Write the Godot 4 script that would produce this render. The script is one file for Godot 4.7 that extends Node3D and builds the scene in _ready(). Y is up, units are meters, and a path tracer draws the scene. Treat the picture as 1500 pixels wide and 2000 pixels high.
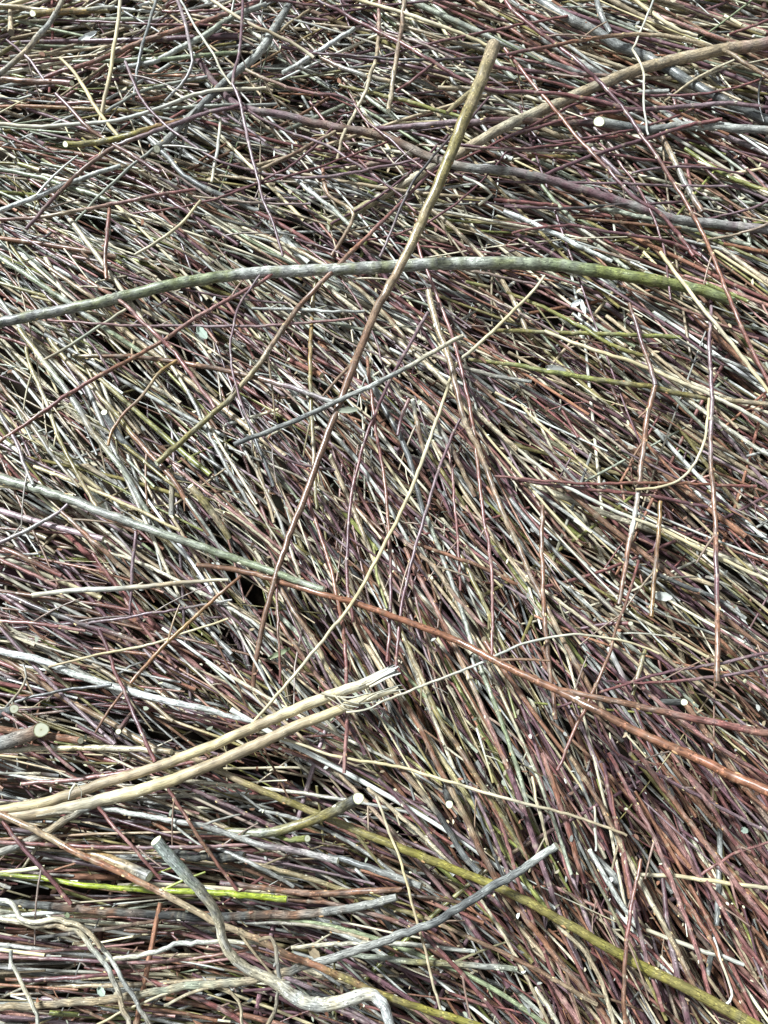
extends Node3D
# A heap of cut willow rods and twigs, seen from standing height, under an overcast sky.

const FOCAL := 1732.0        # lens focal length, in units of the survey grid (1500 x 2000 over the view)
const CAM_POS := Vector3(0.0, 1.32, 0.78)
const CAM_PITCH := -60.0

var cam: Camera3D
var cam_basis: Basis
var rng := RandomNumberGenerator.new()
var bump := FastNoiseLite.new()
var wob := FastNoiseLite.new()
var M := {}
var bud_mesh: ArrayMesh
var names := {}
var landmarks := []          # [short name, midpoint list] of large traced sticks, for describing their neighbours
var used_labels := {}
var stick_count := 0

var PAL := {
	"red": Color(0.49, 0.30, 0.28), "rust": Color(0.54, 0.37, 0.27), "purple": Color(0.39, 0.27, 0.29), "lilac": Color(0.53, 0.45, 0.46),
	"tan": Color(0.62, 0.55, 0.43), "cream": Color(0.77, 0.73, 0.61), "straw": Color(0.76, 0.70, 0.52), "olive": Color(0.48, 0.44, 0.24),
	"moss": Color(0.48, 0.50, 0.24), "lime": Color(0.58, 0.64, 0.16), "green": Color(0.48, 0.52, 0.38), "sage": Color(0.54, 0.56, 0.48), "grey": Color(0.56, 0.56, 0.53),
	"pale": Color(0.72, 0.73, 0.69), "dark": Color(0.24, 0.24, 0.23), "brown": Color(0.45, 0.33, 0.25), "pink": Color(0.60, 0.44, 0.41),
	"russet": Color(0.55, 0.355, 0.255), "gold": Color(0.54, 0.51, 0.22), "black": Color(0.12, 0.12, 0.12), "white": Color(0.84, 0.85, 0.83), "mint": Color(0.66, 0.72, 0.65), "slate": Color(0.39, 0.40, 0.39), "amber": Color(0.58, 0.44, 0.22),
}
const DULL := 0.74            # weathered bark is darker than its swatch

class Buf:
	var v := PackedVector3Array()
	var n := PackedVector3Array()
	var t := PackedVector2Array()
	var c := PackedColorArray()
	var i := PackedInt32Array()
	func face_out(from := 0) -> void:          # front faces run clockwise seen along the normals
		for k in range(from, i.size(), 3):
			var f := (v[i[k + 1]] - v[i[k]]).cross(v[i[k + 2]] - v[i[k]])
			if f.dot(n[i[k]] + n[i[k + 1]] + n[i[k + 2]]) > 0.0:
				var q := i[k + 1]
				i[k + 1] = i[k + 2]
				i[k + 2] = q
	func arrays() -> Array:
		face_out()
		var a := []
		a.resize(Mesh.ARRAY_MAX)
		a[Mesh.ARRAY_VERTEX] = v
		a[Mesh.ARRAY_NORMAL] = n
		a[Mesh.ARRAY_TEX_UV] = t
		a[Mesh.ARRAY_COLOR] = c
		a[Mesh.ARRAY_INDEX] = i
		return a

# ---------- places ----------

func ground_height(x: float, z: float) -> float:
	return -0.12 * clampf(z, -3.0, 3.0) + 0.035 * bump.get_noise_2d(x, z)

# the point of the heap's surface, raised by h metres, that the survey grid's (px, py) marks
func at(px: float, py: float, h: float) -> Vector3:
	var d := cam_basis * Vector3((px - 750.0) / FOCAL, (1000.0 - py) / FOCAL, -1.0)
	var y := 0.0
	var p := Vector3.ZERO
	for k in 4:
		var t := minf((CAM_POS.y - y) / maxf(-d.y, 0.12), 6.0)
		p = CAM_POS + d * t
		y = ground_height(p.x, p.z) + h
	return p

func grid_size(p: Vector3) -> float:   # metres to one step of the survey grid at p
	return (cam_basis.inverse() * (p - CAM_POS)).length() / FOCAL * 0.97

# ---------- materials ----------

func bark_image(kind: String, seed_: int) -> ImageTexture:
	var w := 128
	var h := 512
	var im := Image.create(w, h, false, Image.FORMAT_RGB8)
	var nz := FastNoiseLite.new()
	nz.seed = seed_
	nz.noise_type = FastNoiseLite.TYPE_SIMPLEX
	nz.fractal_type = FastNoiseLite.FRACTAL_FBM
	nz.fractal_octaves = 4
	nz.frequency = 1.0
	var stretch := 10.0 if kind == "smooth" else (9.0 if kind == "rough" else 2.5)
	var round_ := 1.1 if kind == "smooth" else (3.2 if kind == "rough" else 4.0)
	var px := PackedFloat32Array()
	px.resize(w * h)
	for y in h:
		var fy := float(y) / h
		for x in w:
			var a := TAU * x / w
			var cx := cos(a) * round_
			var cy := sin(a) * round_
			var q := nz.get_noise_3d(cx, cy, fy * stretch)
			if fy > 0.85:
				q = lerpf(q, nz.get_noise_3d(cx, cy, (fy - 1.0) * stretch), (fy - 0.85) / 0.15)
			var b := 0.55
			var streak := nz.get_noise_3d(cx * 3.0 + 40.0, cy * 3.0, fy * 5.0)
			if fy > 0.85:
				streak = lerpf(streak, nz.get_noise_3d(cx * 3.0 + 40.0, cy * 3.0, (fy - 1.0) * 5.0), (fy - 0.85) / 0.15)
			if kind == "smooth":
				b = 0.50 + (0.30 if seed_ == 51 else 0.45) * q + 0.35 * streak
			elif kind == "rough":
				b = 0.52 + 0.55 * q + 0.45 * streak
				if streak < -0.32: b *= 0.6
			else:
				b = 0.58 + 0.30 * q + 0.75 * streak
			b = clampf(b, 0.14, 0.95)
			px[y * w + x] = b
	var r := RandomNumberGenerator.new()
	r.seed = seed_ + 5
	var dots := 110 if kind == "smooth" else (60 if kind == "rough" else 14)
	for k in dots:
		var x0 := r.randi_range(0, w - 1)
		var y0 := r.randi_range(8, h - 9)
		var rx := r.randf_range(1.5, 5.5)
		var ry := r.randf_range(2.0, 6.5)
		var to := 1.0 if r.randf() < 0.75 else 0.2
		for dy in range(-7, 8):
			for dx in range(-6, 7):
				if dx * dx / (rx * rx) + dy * dy / (ry * ry) <= 1.0:
					px[(y0 + dy) * w + posmod(x0 + dx, w)] = to
	if kind == "rough":
		for k in 26:                                    # short cracks along the grain
			var x0 := r.randi_range(0, w - 1)
			var y0 := r.randi_range(0, h - 80)
			for dy in r.randi_range(20, 70):
				if r.randf() < 0.12: x0 = posmod(x0 + r.randi_range(-1, 1), w)
				px[(y0 + dy) * w + x0] *= 0.35
	for y in h:
		for x in w:
			var b := clampf(px[y * w + x], 0.03, 1.0)
			im.set_pixel(x, y, Color(b, b, b).linear_to_srgb())
	return ImageTexture.create_from_image(im)

func bark(kind: String, seed_: int, rough: float, relief: float, spec := 0.5) -> StandardMaterial3D:
	var m := StandardMaterial3D.new()
	m.resource_name = "bark_" + kind
	var t := bark_image(kind, seed_)
	m.vertex_color_use_as_albedo = true
	m.albedo_texture = t
	m.roughness = rough
	m.metallic_specular = spec
	m.heightmap_enabled = true
	m.heightmap_texture = t
	m.heightmap_scale = relief
	return m

func plain(called: String, c: Color, rough: float, vertex := false) -> StandardMaterial3D:
	var m := StandardMaterial3D.new()
	m.resource_name = called
	m.albedo_color = c
	m.roughness = rough
	m.vertex_color_use_as_albedo = vertex
	return m

# ---------- shapes ----------

func lin(c: Color, k := 1.0, faded := 0.08) -> Color:
	var g := c.get_luminance()
	var l := c.lerp(Color(g, g, g), faded).srgb_to_linear()
	k *= DULL
	return Color(minf(l.r * k, 1.0), minf(l.g * k, 1.0), minf(l.b * k, 1.0))

# a tube through pts; cut0 / cut1 are the outward normals of its end planes (zero = square across)
func tube(b: Buf, pts: PackedVector3Array, rad: PackedFloat32Array, cols: PackedColorArray, sides: int, cut0: Vector3, cut1: Vector3, uneven: float, turn: float, cap0: Color, cap1: Color, caps: bool, sq := 1.0, torn := Vector2.ZERO, patch := Color.BLACK, patchy := 0.0) -> void:
	var m := pts.size()
	var nn := Vector3.UP
	var run := 0.0
	var rmax := 0.0
	for r in rad: rmax = maxf(rmax, r)
	var reps := maxf(1.0, roundf(TAU * rmax / 0.035))
	var prev_t := Vector3.ZERO
	var first := b.v.size()
	for k in m:
		var tg: Vector3 = (pts[mini(k + 1, m - 1)] - pts[maxi(k - 1, 0)]).normalized()
		if k == 0:
			nn = (Vector3(0.31, 0.9, 0.29) - tg * tg.dot(Vector3(0.31, 0.9, 0.29))).normalized().rotated(tg, turn)
		else:
			nn = (nn - tg * tg.dot(nn)).normalized()
			run += pts[k].distance_to(pts[k - 1])
		var bn := tg.cross(nn)
		var end := cut0 if k == 0 else (cut1 if k == m - 1 else Vector3.ZERO)
		for s in sides + 1:
			var a := TAU * s / sides
			var dir := nn * cos(a) + bn * sin(a)
			var rr := rad[k]
			if uneven > 0.0:
				rr *= 1.0 + uneven * wob.get_noise_3d(cos(a) * 70.0 + turn * 40.0, sin(a) * 70.0, run * 2500.0)
			var off := dir * rr
			if sq != 1.0:
				off -= bn * off.dot(bn) * (1.0 - sq)
			var at_end := Vector3.ZERO
			if end != Vector3.ZERO:
				at_end = tg * clampf(-off.dot(end) / tg.dot(end), -4.0 * rr, 4.0 * rr)
			var rag := torn.x if k == 0 else (torn.y if k == m - 1 else 0.0)
			if rag > 0.0:
				at_end += tg * rr * rag * (-1.0 if k == 0 else 1.0) * (wob.get_noise_2d(s % sides * 41.0, turn * 90.0) * 1.6 + (0.5 if s % sides % 3 == 0 else -0.2))
			b.v.append(pts[k] + off + at_end)
			b.n.append(dir)
			b.t.append(Vector2(reps * s / sides, run / 0.14 + turn))
			var vc := cols[k]
			if patchy > 0.0:
				var nq := wob.get_noise_3d(dir.x * 60.0 + turn * 300.0, dir.y * 60.0 + dir.z * 40.0, run * 3200.0)
				vc = vc.lerp(patch, patchy * smoothstep(0.02, 0.22, nq))
				vc = vc * (1.0 + 0.5 * wob.get_noise_3d(dir.x * 90.0 - turn * 100.0, dir.z * 90.0, run * 6000.0))
			b.c.append(vc)
	for k in m - 1:
		var r0 := first + k * (sides + 1)
		var r1 := r0 + sides + 1
		for s in sides:
			b.i.append_array([r0 + s, r1 + s, r0 + s + 1, r0 + s + 1, r1 + s, r1 + s + 1])
	if caps:
		for e in 2:
			var ring := first + (0 if e == 0 else (m - 1) * (sides + 1))
			var tg2: Vector3 = (pts[0] - pts[1]).normalized() if e == 0 else (pts[m - 1] - pts[m - 2]).normalized()
			var given := cut0 if e == 0 else cut1
			if given != Vector3.ZERO: tg2 = given
			var c0 := b.v.size()
			var cc := cap0 if e == 0 else cap1
			b.v.append(pts[0] if e == 0 else pts[m - 1])
			b.n.append(tg2); b.t.append(Vector2(0.37, 0.21)); b.c.append(cc)
			for s in sides + 1:
				b.v.append(b.v[ring + s]); b.n.append(tg2); b.t.append(Vector2(0.37, 0.21)); b.c.append(cc)
			for s in sides:
				if e == 0: b.i.append_array([c0, c0 + 1 + s, c0 + 2 + s])
				else: b.i.append_array([c0, c0 + 2 + s, c0 + 1 + s])

func numbered(called: String) -> String:
	names[called] = names.get(called, 0) + 1
	return called if names[called] == 1 else "%s_%03d" % [called, names[called] - 1]

func mesh_node(called: String, b: Buf, m: Material, parent: Node3D, unique := true) -> MeshInstance3D:
	var o := MeshInstance3D.new()
	o.name = numbered(called) if unique else called
	var am := ArrayMesh.new()
	am.add_surface_from_arrays(Mesh.PRIMITIVE_TRIANGLES, b.arrays())
	am.surface_set_material(0, m)
	o.mesh = am
	parent.add_child(o, true)
	return o

# the cut across a rod: pith, pale wood, a ring, the rim of bark
func cut_face(o: Node3D, c: Vector3, nrm: Vector3, r: float, tg: Vector3, old: float) -> void:
	var b := Buf.new()
	var u := nrm.cross(Vector3(0.3, 0.2, 0.93)).normalized()
	var w := nrm.cross(u)
	var rings := [0.0, 0.07, 0.14, 0.5, 0.82, 0.9, 0.985]
	var pith := lin(Color(0.66, 0.62, 0.46).lerp(Color(0.4, 0.36, 0.28), old), 1.5)
	var wood := lin(Color(0.86, 0.87, 0.76).lerp(Color(0.55, 0.53, 0.45), old), 1.45)
	var wood2 := lin(Color(0.82, 0.82, 0.68).lerp(Color(0.45, 0.42, 0.36), old), 1.5)
	var tone := [pith, pith, wood2, wood, wood, lin(Color(0.62, 0.64, 0.42)), lin(Color(0.35, 0.29, 0.2))]
	var wid := 14
	for k in rings.size():
		for s in wid + 1:
			var a := TAU * s / wid
			var d := u * cos(a) + w * sin(a)
			var along := absf(d.dot(tg))
			var rr: float = r * rings[k] * (1.0 + 0.05 * sin(a * 3.0 + r * 9000.0)) / sqrt(maxf(1.0 - along * along, 0.08))   # an oblique cut is an ellipse
			b.v.append(c + d * rr + nrm * (0.0006 - 0.04 * r * (1.0 if k < 2 else 0.0)))
			b.n.append(nrm); b.t.append(Vector2(rings[k], a)); b.c.append(tone[k].lerp(wood2, 0.25 * rng.randf()))
	for k in rings.size() - 1:
		for s in wid:
			var p := k * (wid + 1) + s
			var q := p + wid + 1
			b.i.append_array([p, q, p + 1, p + 1, q, q + 1])
	mesh_node("cut_end", b, M.cut, o, false)

func make_bud() -> ArrayMesh:
	var b := Buf.new()
	var rows := 5
	var wid := 7
	for k in rows + 1:
		var f := float(k) / rows
		var r := sin(PI * pow(f, 0.75)) * 0.5
		for s in wid + 1:
			var a := TAU * s / wid
			b.v.append(Vector3(r * cos(a), f - 0.35, r * sin(a) * 0.8))
			b.n.append(Vector3(cos(a), 0.4 * (f - 0.4), sin(a)).normalized())
			b.t.append(Vector2(float(s) / wid, f)); b.c.append(Color.WHITE)
	for k in rows:
		for s in wid:
			var p := k * (wid + 1) + s
			var q := p + wid + 1
			b.i.append_array([p, p + 1, q, p + 1, q + 1, q])
	var am := ArrayMesh.new()
	am.add_surface_from_arrays(Mesh.PRIMITIVE_TRIANGLES, b.arrays())
	return am

func spread(list: Array, f: float) -> float:      # value at fraction f of evenly spaced stops
	var x := clampf(f, 0.0, 1.0) * (list.size() - 1)
	var k := mini(int(x), list.size() - 2) if list.size() > 1 else 0
	return list[0] if list.size() == 1 else lerpf(list[k], list[k + 1], x - k)

func colours(text: String) -> Array:
	var out := []
	for w in text.split(" "): out.append(PAL[w])
	return out

func spread_colour(list: Array, f: float) -> Color:
	if list.size() == 1: return list[0]
	var x := clampf(f, 0.0, 1.0) * (list.size() - 1)
	var k := mini(int(x), list.size() - 2)
	return list[k].lerp(list[k + 1], x - k)

func smooth_path(p: Array) -> PackedVector2Array:
	var q := PackedVector2Array()
	for k in range(0, p.size(), 2): q.append(Vector2(p[k], p[k + 1]))
	var out := PackedVector2Array()
	for k in q.size() - 1:
		var a := q[maxi(k - 1, 0)]
		var d := q[mini(k + 2, q.size() - 1)]
		var steps := maxi(1, int(q[k].distance_to(q[k + 1]) / 11.0))
		for s in steps:
			out.append(q[k].cubic_interpolate(q[k + 1], a, d, float(s) / steps))
	out.append(q[q.size() - 1])
	return out

# One stick. label: what it looks like; tones: colours from first to last point; skin: bark material; wide: thickness stops;
# lift: height stops above the heap, cm; path: survey points; opt: face0 / face1 how far that cut end is turned up (-1 none), node: spacing, buds, short, old
func stick(called: String, label: String, tones: String, skin: String, wide: Array, lift: Array, path: Array, opt := {}) -> MeshInstance3D:
	stick_count += 1
	var flat := smooth_path(path)
	var fat := spread(wide, 0.5)
	var slim := 0.76 if fat > 12.0 else 0.86
	var sink: float = opt.get("sink", 0.7 if fat > 12.0 else 0.2)
	var cl := colours(tones)
	var total := 0.0
	for k in flat.size() - 1: total += flat[k].distance_to(flat[k + 1])
	var sd := float(stick_count) * 7.31
	var gap: float = opt.get("node", 95.0)
	var wobble: float = opt.get("wobble", 1.3)
	var swell: float = 0.10 if spread(wide, 0.5) > 11.0 else 0.20
	# stations along the stick, with three close ones round every node
	var marks := []
	var run := 0.0
	for k in flat.size():
		if k > 0: run += flat[k].distance_to(flat[k - 1])
		marks.append([run, 0.0])
	var nodes := []
	if gap > 0.0:
		var s := gap * rng.randf_range(0.3, 0.9)
		while s < total - 10.0:
			nodes.append(s)
			var w0 := spread(wide, s / total)
			marks.append([s - w0 * 0.55, 0.02]); marks.append([s, 1.0]); marks.append([s + w0 * 0.5, 0.15])
			s += gap * rng.randf_range(0.65, 1.35)
		marks.sort_custom(func(a, b): return a[0] < b[0])
	var world := PackedVector3Array()
	var rad := PackedFloat32Array()
	var cols := PackedColorArray()
	var node_rows := []
	var seg := 0
	var seg_start := 0.0
	var rough_k := 0.10 if skin == "rough" else 0.06
	var last_s := -99.0
	for mk in marks:
		var s: float = clampf(mk[0], 0.0, total)
		if s - last_s < 0.6 and mk[1] < 0.5: continue
		last_s = s
		while seg < flat.size() - 2 and s > seg_start + flat[seg].distance_to(flat[seg + 1]):
			seg_start += flat[seg].distance_to(flat[seg + 1]); seg += 1
		var q := flat[seg].lerp(flat[seg + 1], clampf((s - seg_start) / maxf(flat[seg].distance_to(flat[seg + 1]), 0.001), 0.0, 1.0))
		var fr := s / total
		var side := (flat[seg + 1] - flat[seg]).orthogonal().normalized()
		q += side * wobble * (wob.get_noise_2d(s * 2.2, sd) * 1.6 + 0.8 * wob.get_noise_2d(s * 7.0, sd + 50.0))
		var p := at(q.x, q.y, 0.01 * (spread(lift, fr) - sink))
		var r := spread(wide, fr) * 0.5 * slim * grid_size(p)
		r *= 1.0 + rough_k * wob.get_noise_2d(s * 5.0, sd + 99.0) + (swell if gap > 0.0 else 0.0) * mk[1]
		var c := spread_colour(cl, fr + 0.10 * wob.get_noise_2d(s * 3.0, sd + 20.0) + 0.05 * wob.get_noise_2d(s * 12.0, sd + 40.0))
		c = c.lerp(PAL.grey, 0.14 * maxf(0.0, wob.get_noise_2d(s * 1.5, sd + 70.0) + 0.2))
		var lightness := 1.0 + 0.40 * wob.get_noise_2d(s * 4.0, sd + 31.0) + 0.22 * wob.get_noise_2d(s * 16.0, sd + 61.0)
		var lc := lin(c, 1.72 * lightness)
		if mk[1] > 0.5:
			lc = lc.lerp(lin(PAL.cream, 1.2), 0.18 if swell < 0.15 else 0.38)
			node_rows.append(world.size())
		elif mk[1] > 0.1:
			lc = lc.lerp(lin(PAL.cream, 1.2), 0.15)
		world.append(p); rad.append(r); cols.append(lc)
	var n := world.size()
	var base := world[0]
	for k in n: world[k] -= base
	var t0 := (world[0] - world[1]).normalized()
	var t1 := (world[n - 1] - world[n - 2]).normalized()
	var see := (CAM_POS - base).normalized()
	var see1 := (CAM_POS - base - world[n - 1]).normalized()
	var f0: float = opt.get("face0", -1.0)
	var f1: float = opt.get("face1", 0.25)
	var n0 := (t0 + see * maxf(f0, 0.0)).normalized()
	var n1 := (t1 + see1 * maxf(f1, 0.0)).normalized()
	if n0.dot(t0) < 0.3: n0 = (n0 + t0 * 0.5).normalized()
	if n1.dot(t1) < 0.3: n1 = (n1 + t1 * 0.5).normalized()
	var b := Buf.new()
	tube(b, world, rad, cols, 12 if fat > 14.0 else 9, n0, n1, rough_k, fmod(sd, 6.0), cols[0], cols[n - 1], true, opt.get("flat", 1.0), Vector2(opt.get("torn0", 0.0), opt.get("torn1", 0.0)), lin(PAL[opt.get("patch", "pale")], 1.3), opt.get("patchy", 0.22 if fat > 9.0 else 0.0))
	var holder: Node3D = opt.get("onto", self)
	var o := mesh_node(called, b, M[skin], holder, holder == self)
	o.position = base - (holder.position if holder != self else Vector3.ZERO)
	if holder == self:
		o.set_meta("label", label)
		o.set_meta("category", opt.get("is", called.get_slice("_", called.get_slice_count("_") - 1)))
		if opt.has("group"): o.set_meta("group", opt.group)
		used_labels[label] = true
		if opt.has("short"): landmarks.append([opt.short, flat])
	if holder == self and gap > 0.0 and fat >= 6.0 and fat < 24.0:
		for k in node_rows:
			if k < 2 or k > n - 3 or rng.randf() > 0.30: continue
			var tg := (world[k + 1] - world[k - 1]).normalized()
			var out_dir := (tg.cross((CAM_POS - base - world[k]).normalized()) * (1.0 if rng.randf() < 0.5 else -1.0) + Vector3.UP * rng.randf_range(-0.5, 0.3)).normalized()
			var dirn := (tg * rng.randf_range(0.9, 1.8) + out_dir).normalized()
			var len_ := grid_size(base + world[k]) * (rng.randf_range(8.0, 22.0) if rng.randf() < 0.6 else rng.randf_range(40.0, 110.0))
			var sp := PackedVector3Array()
			var sr := PackedFloat32Array()
			var sc := PackedColorArray()
			for q in 5:
				var f := q / 4.0
				sp.append(world[k] + dirn * len_ * f + tg * len_ * 0.18 * f * f + Vector3.DOWN * len_ * 0.12 * f * f)
				sr.append(maxf(rad[k] * lerpf(0.5, 0.3, f), 0.0011))
				sc.append(cols[k])
			var sb := Buf.new()
			tube(sb, sp, sr, sc, 6, Vector3.ZERO, Vector3.ZERO, 0.05, fmod(sd + k, 6.0), cols[k], lin(PAL.cream, 1.4), true)
			mesh_node("side_shoot", sb, M[skin], o, false)
	var old: float = opt.get("old", 0.15)
	if f0 >= 0.0: cut_face(o, world[0], n0, rad[0], t0, old)
	if f1 >= 0.0: cut_face(o, world[n - 1], n1, rad[n - 1], t1, old)
	if fat >= opt.get("bud_from", 8.0):
		var flip := 1.0
		for k in node_rows:
			if k < 1 or k > n - 2: continue
			var tg := (world[k + 1] - world[k - 1]).normalized()
			var view := (CAM_POS - base - world[k]).normalized()
			var sd_dir := tg.cross(view).normalized() * flip
			var out_dir := (sd_dir * rng.randf_range(0.5, 1.0) + view * rng.randf_range(-0.2, 0.9)).normalized()
			out_dir = (out_dir - tg * tg.dot(out_dir)).normalized()
			flip = -flip
			var bud := MeshInstance3D.new()
			bud.name = "bud"
			bud.mesh = bud_mesh
			bud.material_override = M.bud[rng.randi() % 4]
			var r := rad[k]
			var sc := clampf(r * 0.75, 0.0022, 0.0055)
			bud.transform = Transform3D(Basis(tg.cross(out_dir) * sc, (tg * 0.92 + out_dir * 0.22).normalized() * sc * rng.randf_range(1.5, 2.3), out_dir * sc), world[k] + out_dir * r * 0.78)
			o.add_child(bud, true)
	return o

# ---------- the large rods ----------

func large_rods() -> void:
	stick("leaning_stick", "long glossy brown rod leaning over the heap, thick cut end highest", "tan olive tan brown brown brown brown", "glossy", [32, 29, 25, 21, 19, 18, 15, 12], [13, 11, 9, 7, 5.5, 4, 2, -1],
		[965,88, 945,142, 925,190, 895,262, 865,340, 820,440, 800,485, 760,560, 735,605, 700,690, 668,775, 645,835, 610,930, 590,985, 560,1060, 540,1120, 520,1190, 500,1290, 494,1350], {"face0": 0.05, "face1": -1.0, "node": 150.0, "patchy": 0.0, "short": "glossy leaning rod"})
	stick("bowed_branch", "thick grey-green bowed branch with mossy patches and a torn pale end", "slate grey sage green pale grey pale sage green moss green", "smooth", [24, 26, 28, 29, 30, 31, 32, 32, 30, 24], [0.8, 1.6, 2.4, 2.6, 2.4, 2, 1.4, 0.6],
		[-60,642, 0,630, 60,618, 140,602, 230,582, 330,557, 430,541, 500,533, 600,528, 700,525, 800,518, 900,514, 1000,514, 1100,520, 1200,535, 1300,552, 1380,570, 1425,588], {"face1": 0.5, "torn1": 1.2, "old": 0.0, "patch": "moss", "patchy": 0.6, "node": 170.0, "short": "grey bowed branch"})
	stick("sloping_branch", "grey-green sloping branch with a small side twig, blunt at its lower end", "sage sage grey sage green sage", "smooth", [26, 22, 22, 21, 20, 17], [1, 1.6, 2, 2.2, 2.4],
		[-60,915, 0,935, 20,940, 120,970, 230,1012, 340,1050, 440,1085, 520,1112, 590,1138, 632,1152], {"face1": 0.15, "node": 120.0, "short": "grey-green sloping branch"})
	var rr := stick("rust_branch", "long rust-brown forked branch rising out of the heap past the grey-green one", "brown rust russet rust brown russet rust", "glossy", [13, 16, 17, 18, 20, 21, 24, 26], [1.2, 1.6, 3, 5, 8, 12, 17, 22],
		[383,1103, 440,1110, 500,1122, 600,1152, 700,1180, 800,1216, 900,1255, 990,1302, 1080,1345, 1180,1395, 1250,1432, 1350,1475, 1440,1520, 1560,1570], {"face0": 0.3, "face1": -1.0, "node": 190.0, "patchy": 0.0, "short": "rust forked branch"})
	stick("side_shoot", "", "rust brown red brown", "smooth", [13, 17, 18, 20], [9, 11, 14, 17], [1090,1345, 1160,1361, 1240,1378, 1340,1400, 1440,1421, 1560,1446], {"onto": rr, "face1": -1.0, "node": 200.0})
	stick("rough_branch", "dark purplish branch with rough warty bark under the glossy leaning rod", "purple lilac brown grey purple grey lilac", "rough", [13, 17, 20, 21, 21, 21, 21], [-1, 1.2, 1.6, 1.4, 1.6, 1.2, 0.8],
		[383,108, 410,150, 450,195, 480,212, 560,226, 650,248, 740,263, 830,303, 900,325, 1000,335, 1060,348, 1150,375, 1250,405, 1330,430, 1420,440, 1560,455], {"face1": -1.0, "node": 140.0, "short": "rough purplish branch"})
	stick("smooth_branch", "smooth yellowish branch turning pinkish brown, running behind the leaning rod", "olive cream tan cream tan tan tan pink", "smooth", [19, 23, 25, 25, 26, 25], [-1.5, 0, 0.8, 1.6, 2.4, 3],
		[640,443, 700,410, 770,370, 840,330, 900,298, 980,250, 1060,215, 1150,175, 1250,135, 1350,110, 1440,93, 1560,76], {"face0": 0.2, "face1": -1.0, "node": 160.0, "short": "yellowish branch"})
	stick("dark_branch", "straight dark grey branch speckled with pale dots, crossing beneath the yellowish branch", "slate grey slate slate dark slate", "smooth", [20, 22, 23, 22, 22], [0, 0.6, 0.8, 0.4, -0.6],
		[1040,-8, 1100,30, 1170,65, 1200,85, 1280,120, 1330,150, 1400,190, 1520,245], {"face1": -1.0, "node": 110.0, "short": "dark grey branch"})
	stick("knobbly_stick", "knobbly grey stick with flaking bark and a round cut end", "grey slate grey pale grey brown", "rough", [22, 19, 20, 18, 18], [2.6, 1.2, 0.8, 0.6, 0.4],
		[1170,238, 1230,249, 1268,254, 1330,246, 1400,248, 1560,258], {"face0": 1.3, "face1": -1.0, "node": 80.0, "short": "knobbly grey stick"})
	stick("slim_branch", "slim purplish branch ending against the knobbly grey stick", "purple lilac purple brown purple", "smooth", [13, 14, 15, 15], [0.3, 0.8, 1, 0.9], [735,252, 800,247, 880,240, 1000,235, 1100,240, 1162,240], {"face1": -1.0, "node": 120.0})
	stick("olive_stick", "short olive-brown stick with a slanting cream cut end", "gold olive gold amber brown", "smooth", [14, 14, 14, 12], [2, 1.6, 0.8, -1.5], [128,282, 180,280, 240,268, 300,250, 362,234], {"face0": 0.9, "face1": -1.0, "node": 55.0, "sink": -1.2, "short": "olive-brown stick"})
	stick("weathered_stick", "thick blue-grey weathered stick sloping down to a rounded cut end", "slate grey pale slate grey grey", "rough", [14, 19, 18, 17, 17, 18], [0.2, 0.8, 0.6, 0.8, 1.4, 2.4], [578,-10, 545,40, 515,90, 490,118, 440,160, 390,210, 350,250, 306,291], {"face1": 1.2, "node": 90.0, "short": "blue-grey weathered stick"})
	var upper := stick("split_cane", "upper of two broken tan canes, its tip split to pale wood", "pale cream straw tan straw tan tan tan straw tan", "straw", [27, 30, 26, 25, 25, 25], [4, 4, 3.4, 2.8, 2.2, 1.6, 1],
		[768,1308, 710,1335, 640,1360, 560,1393, 470,1432, 380,1470, 300,1500, 200,1530, 130,1554, 60,1574, -60,1592], {"face1": -1.0, "torn0": 1.3, "node": 0.0, "patchy": 0.1, "short": "upper tan cane"})
	var cane := stick("split_cane", "lower of two broken tan canes, with fibres peeling near its tip", "cream straw tan tan straw cream tan tan", "straw", [18, 27, 30, 29, 31, 30, 30], [3.4, 3.2, 2.6, 2, 1.4, 1, 0.6],
		[775,1345, 740,1356, 700,1370, 640,1395, 580,1418, 500,1455, 420,1490, 340,1522, 250,1550, 150,1573, 60,1590, -60,1600], {"face1": -1.0, "torn0": 1.6, "node": 0.0, "patchy": 0.1, "short": "lower tan cane"})
	for f in [[628,1353, 650,1360, 690,1362, 722,1352], [640,1362, 672,1384, 705,1388, 742,1381], [655,1358, 668,1374, 700,1382], [662,1360, 690,1374, 735,1370], [676,1390, 712,1386, 760,1362], [700,1372, 740,1350, 785,1338], [716,1366, 752,1350, 792,1346], [148,1530, 138,1545, 134,1562], [150,1532, 160,1546, 158,1566]]:
		stick("fibre", "", "cream pale", "straw", [7, 2], [5.0, 4.6], f, {"onto": cane, "face1": -1.0, "node": 0.0, "flat": 0.3, "wobble": 2.0})
	for f in [[700,1340, 740,1322, 778,1302], [712,1332, 745,1314, 772,1298], [722,1342, 752,1326, 782,1314], [706,1337, 742,1319, 774,1305], [715,1338, 748,1321, 771,1309]]:
		stick("splinter", "", "cream white", "straw", [9, 3], [4.9, 4.9], f, {"onto": upper, "face1": -1.0, "node": 0.0, "flat": 0.35, "wobble": 1.0})
	stick("peeled_stick", "bark-stripped whitish grey stick, the palest on the heap", "pale white pale pale white pale white", "smooth", [14, 18, 17, 18, 17, 15, 7], [0.6, 1.4, 1.8, 1.6, 1.6, 0.6, -0.6],
		[-60,1256, 0,1272, 80,1290, 160,1322, 240,1346, 330,1370, 400,1385, 460,1402, 506,1414], {"face1": -1.0, "node": 0.0, "wobble": 1.2, "short": "white peeled stick"})
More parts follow.
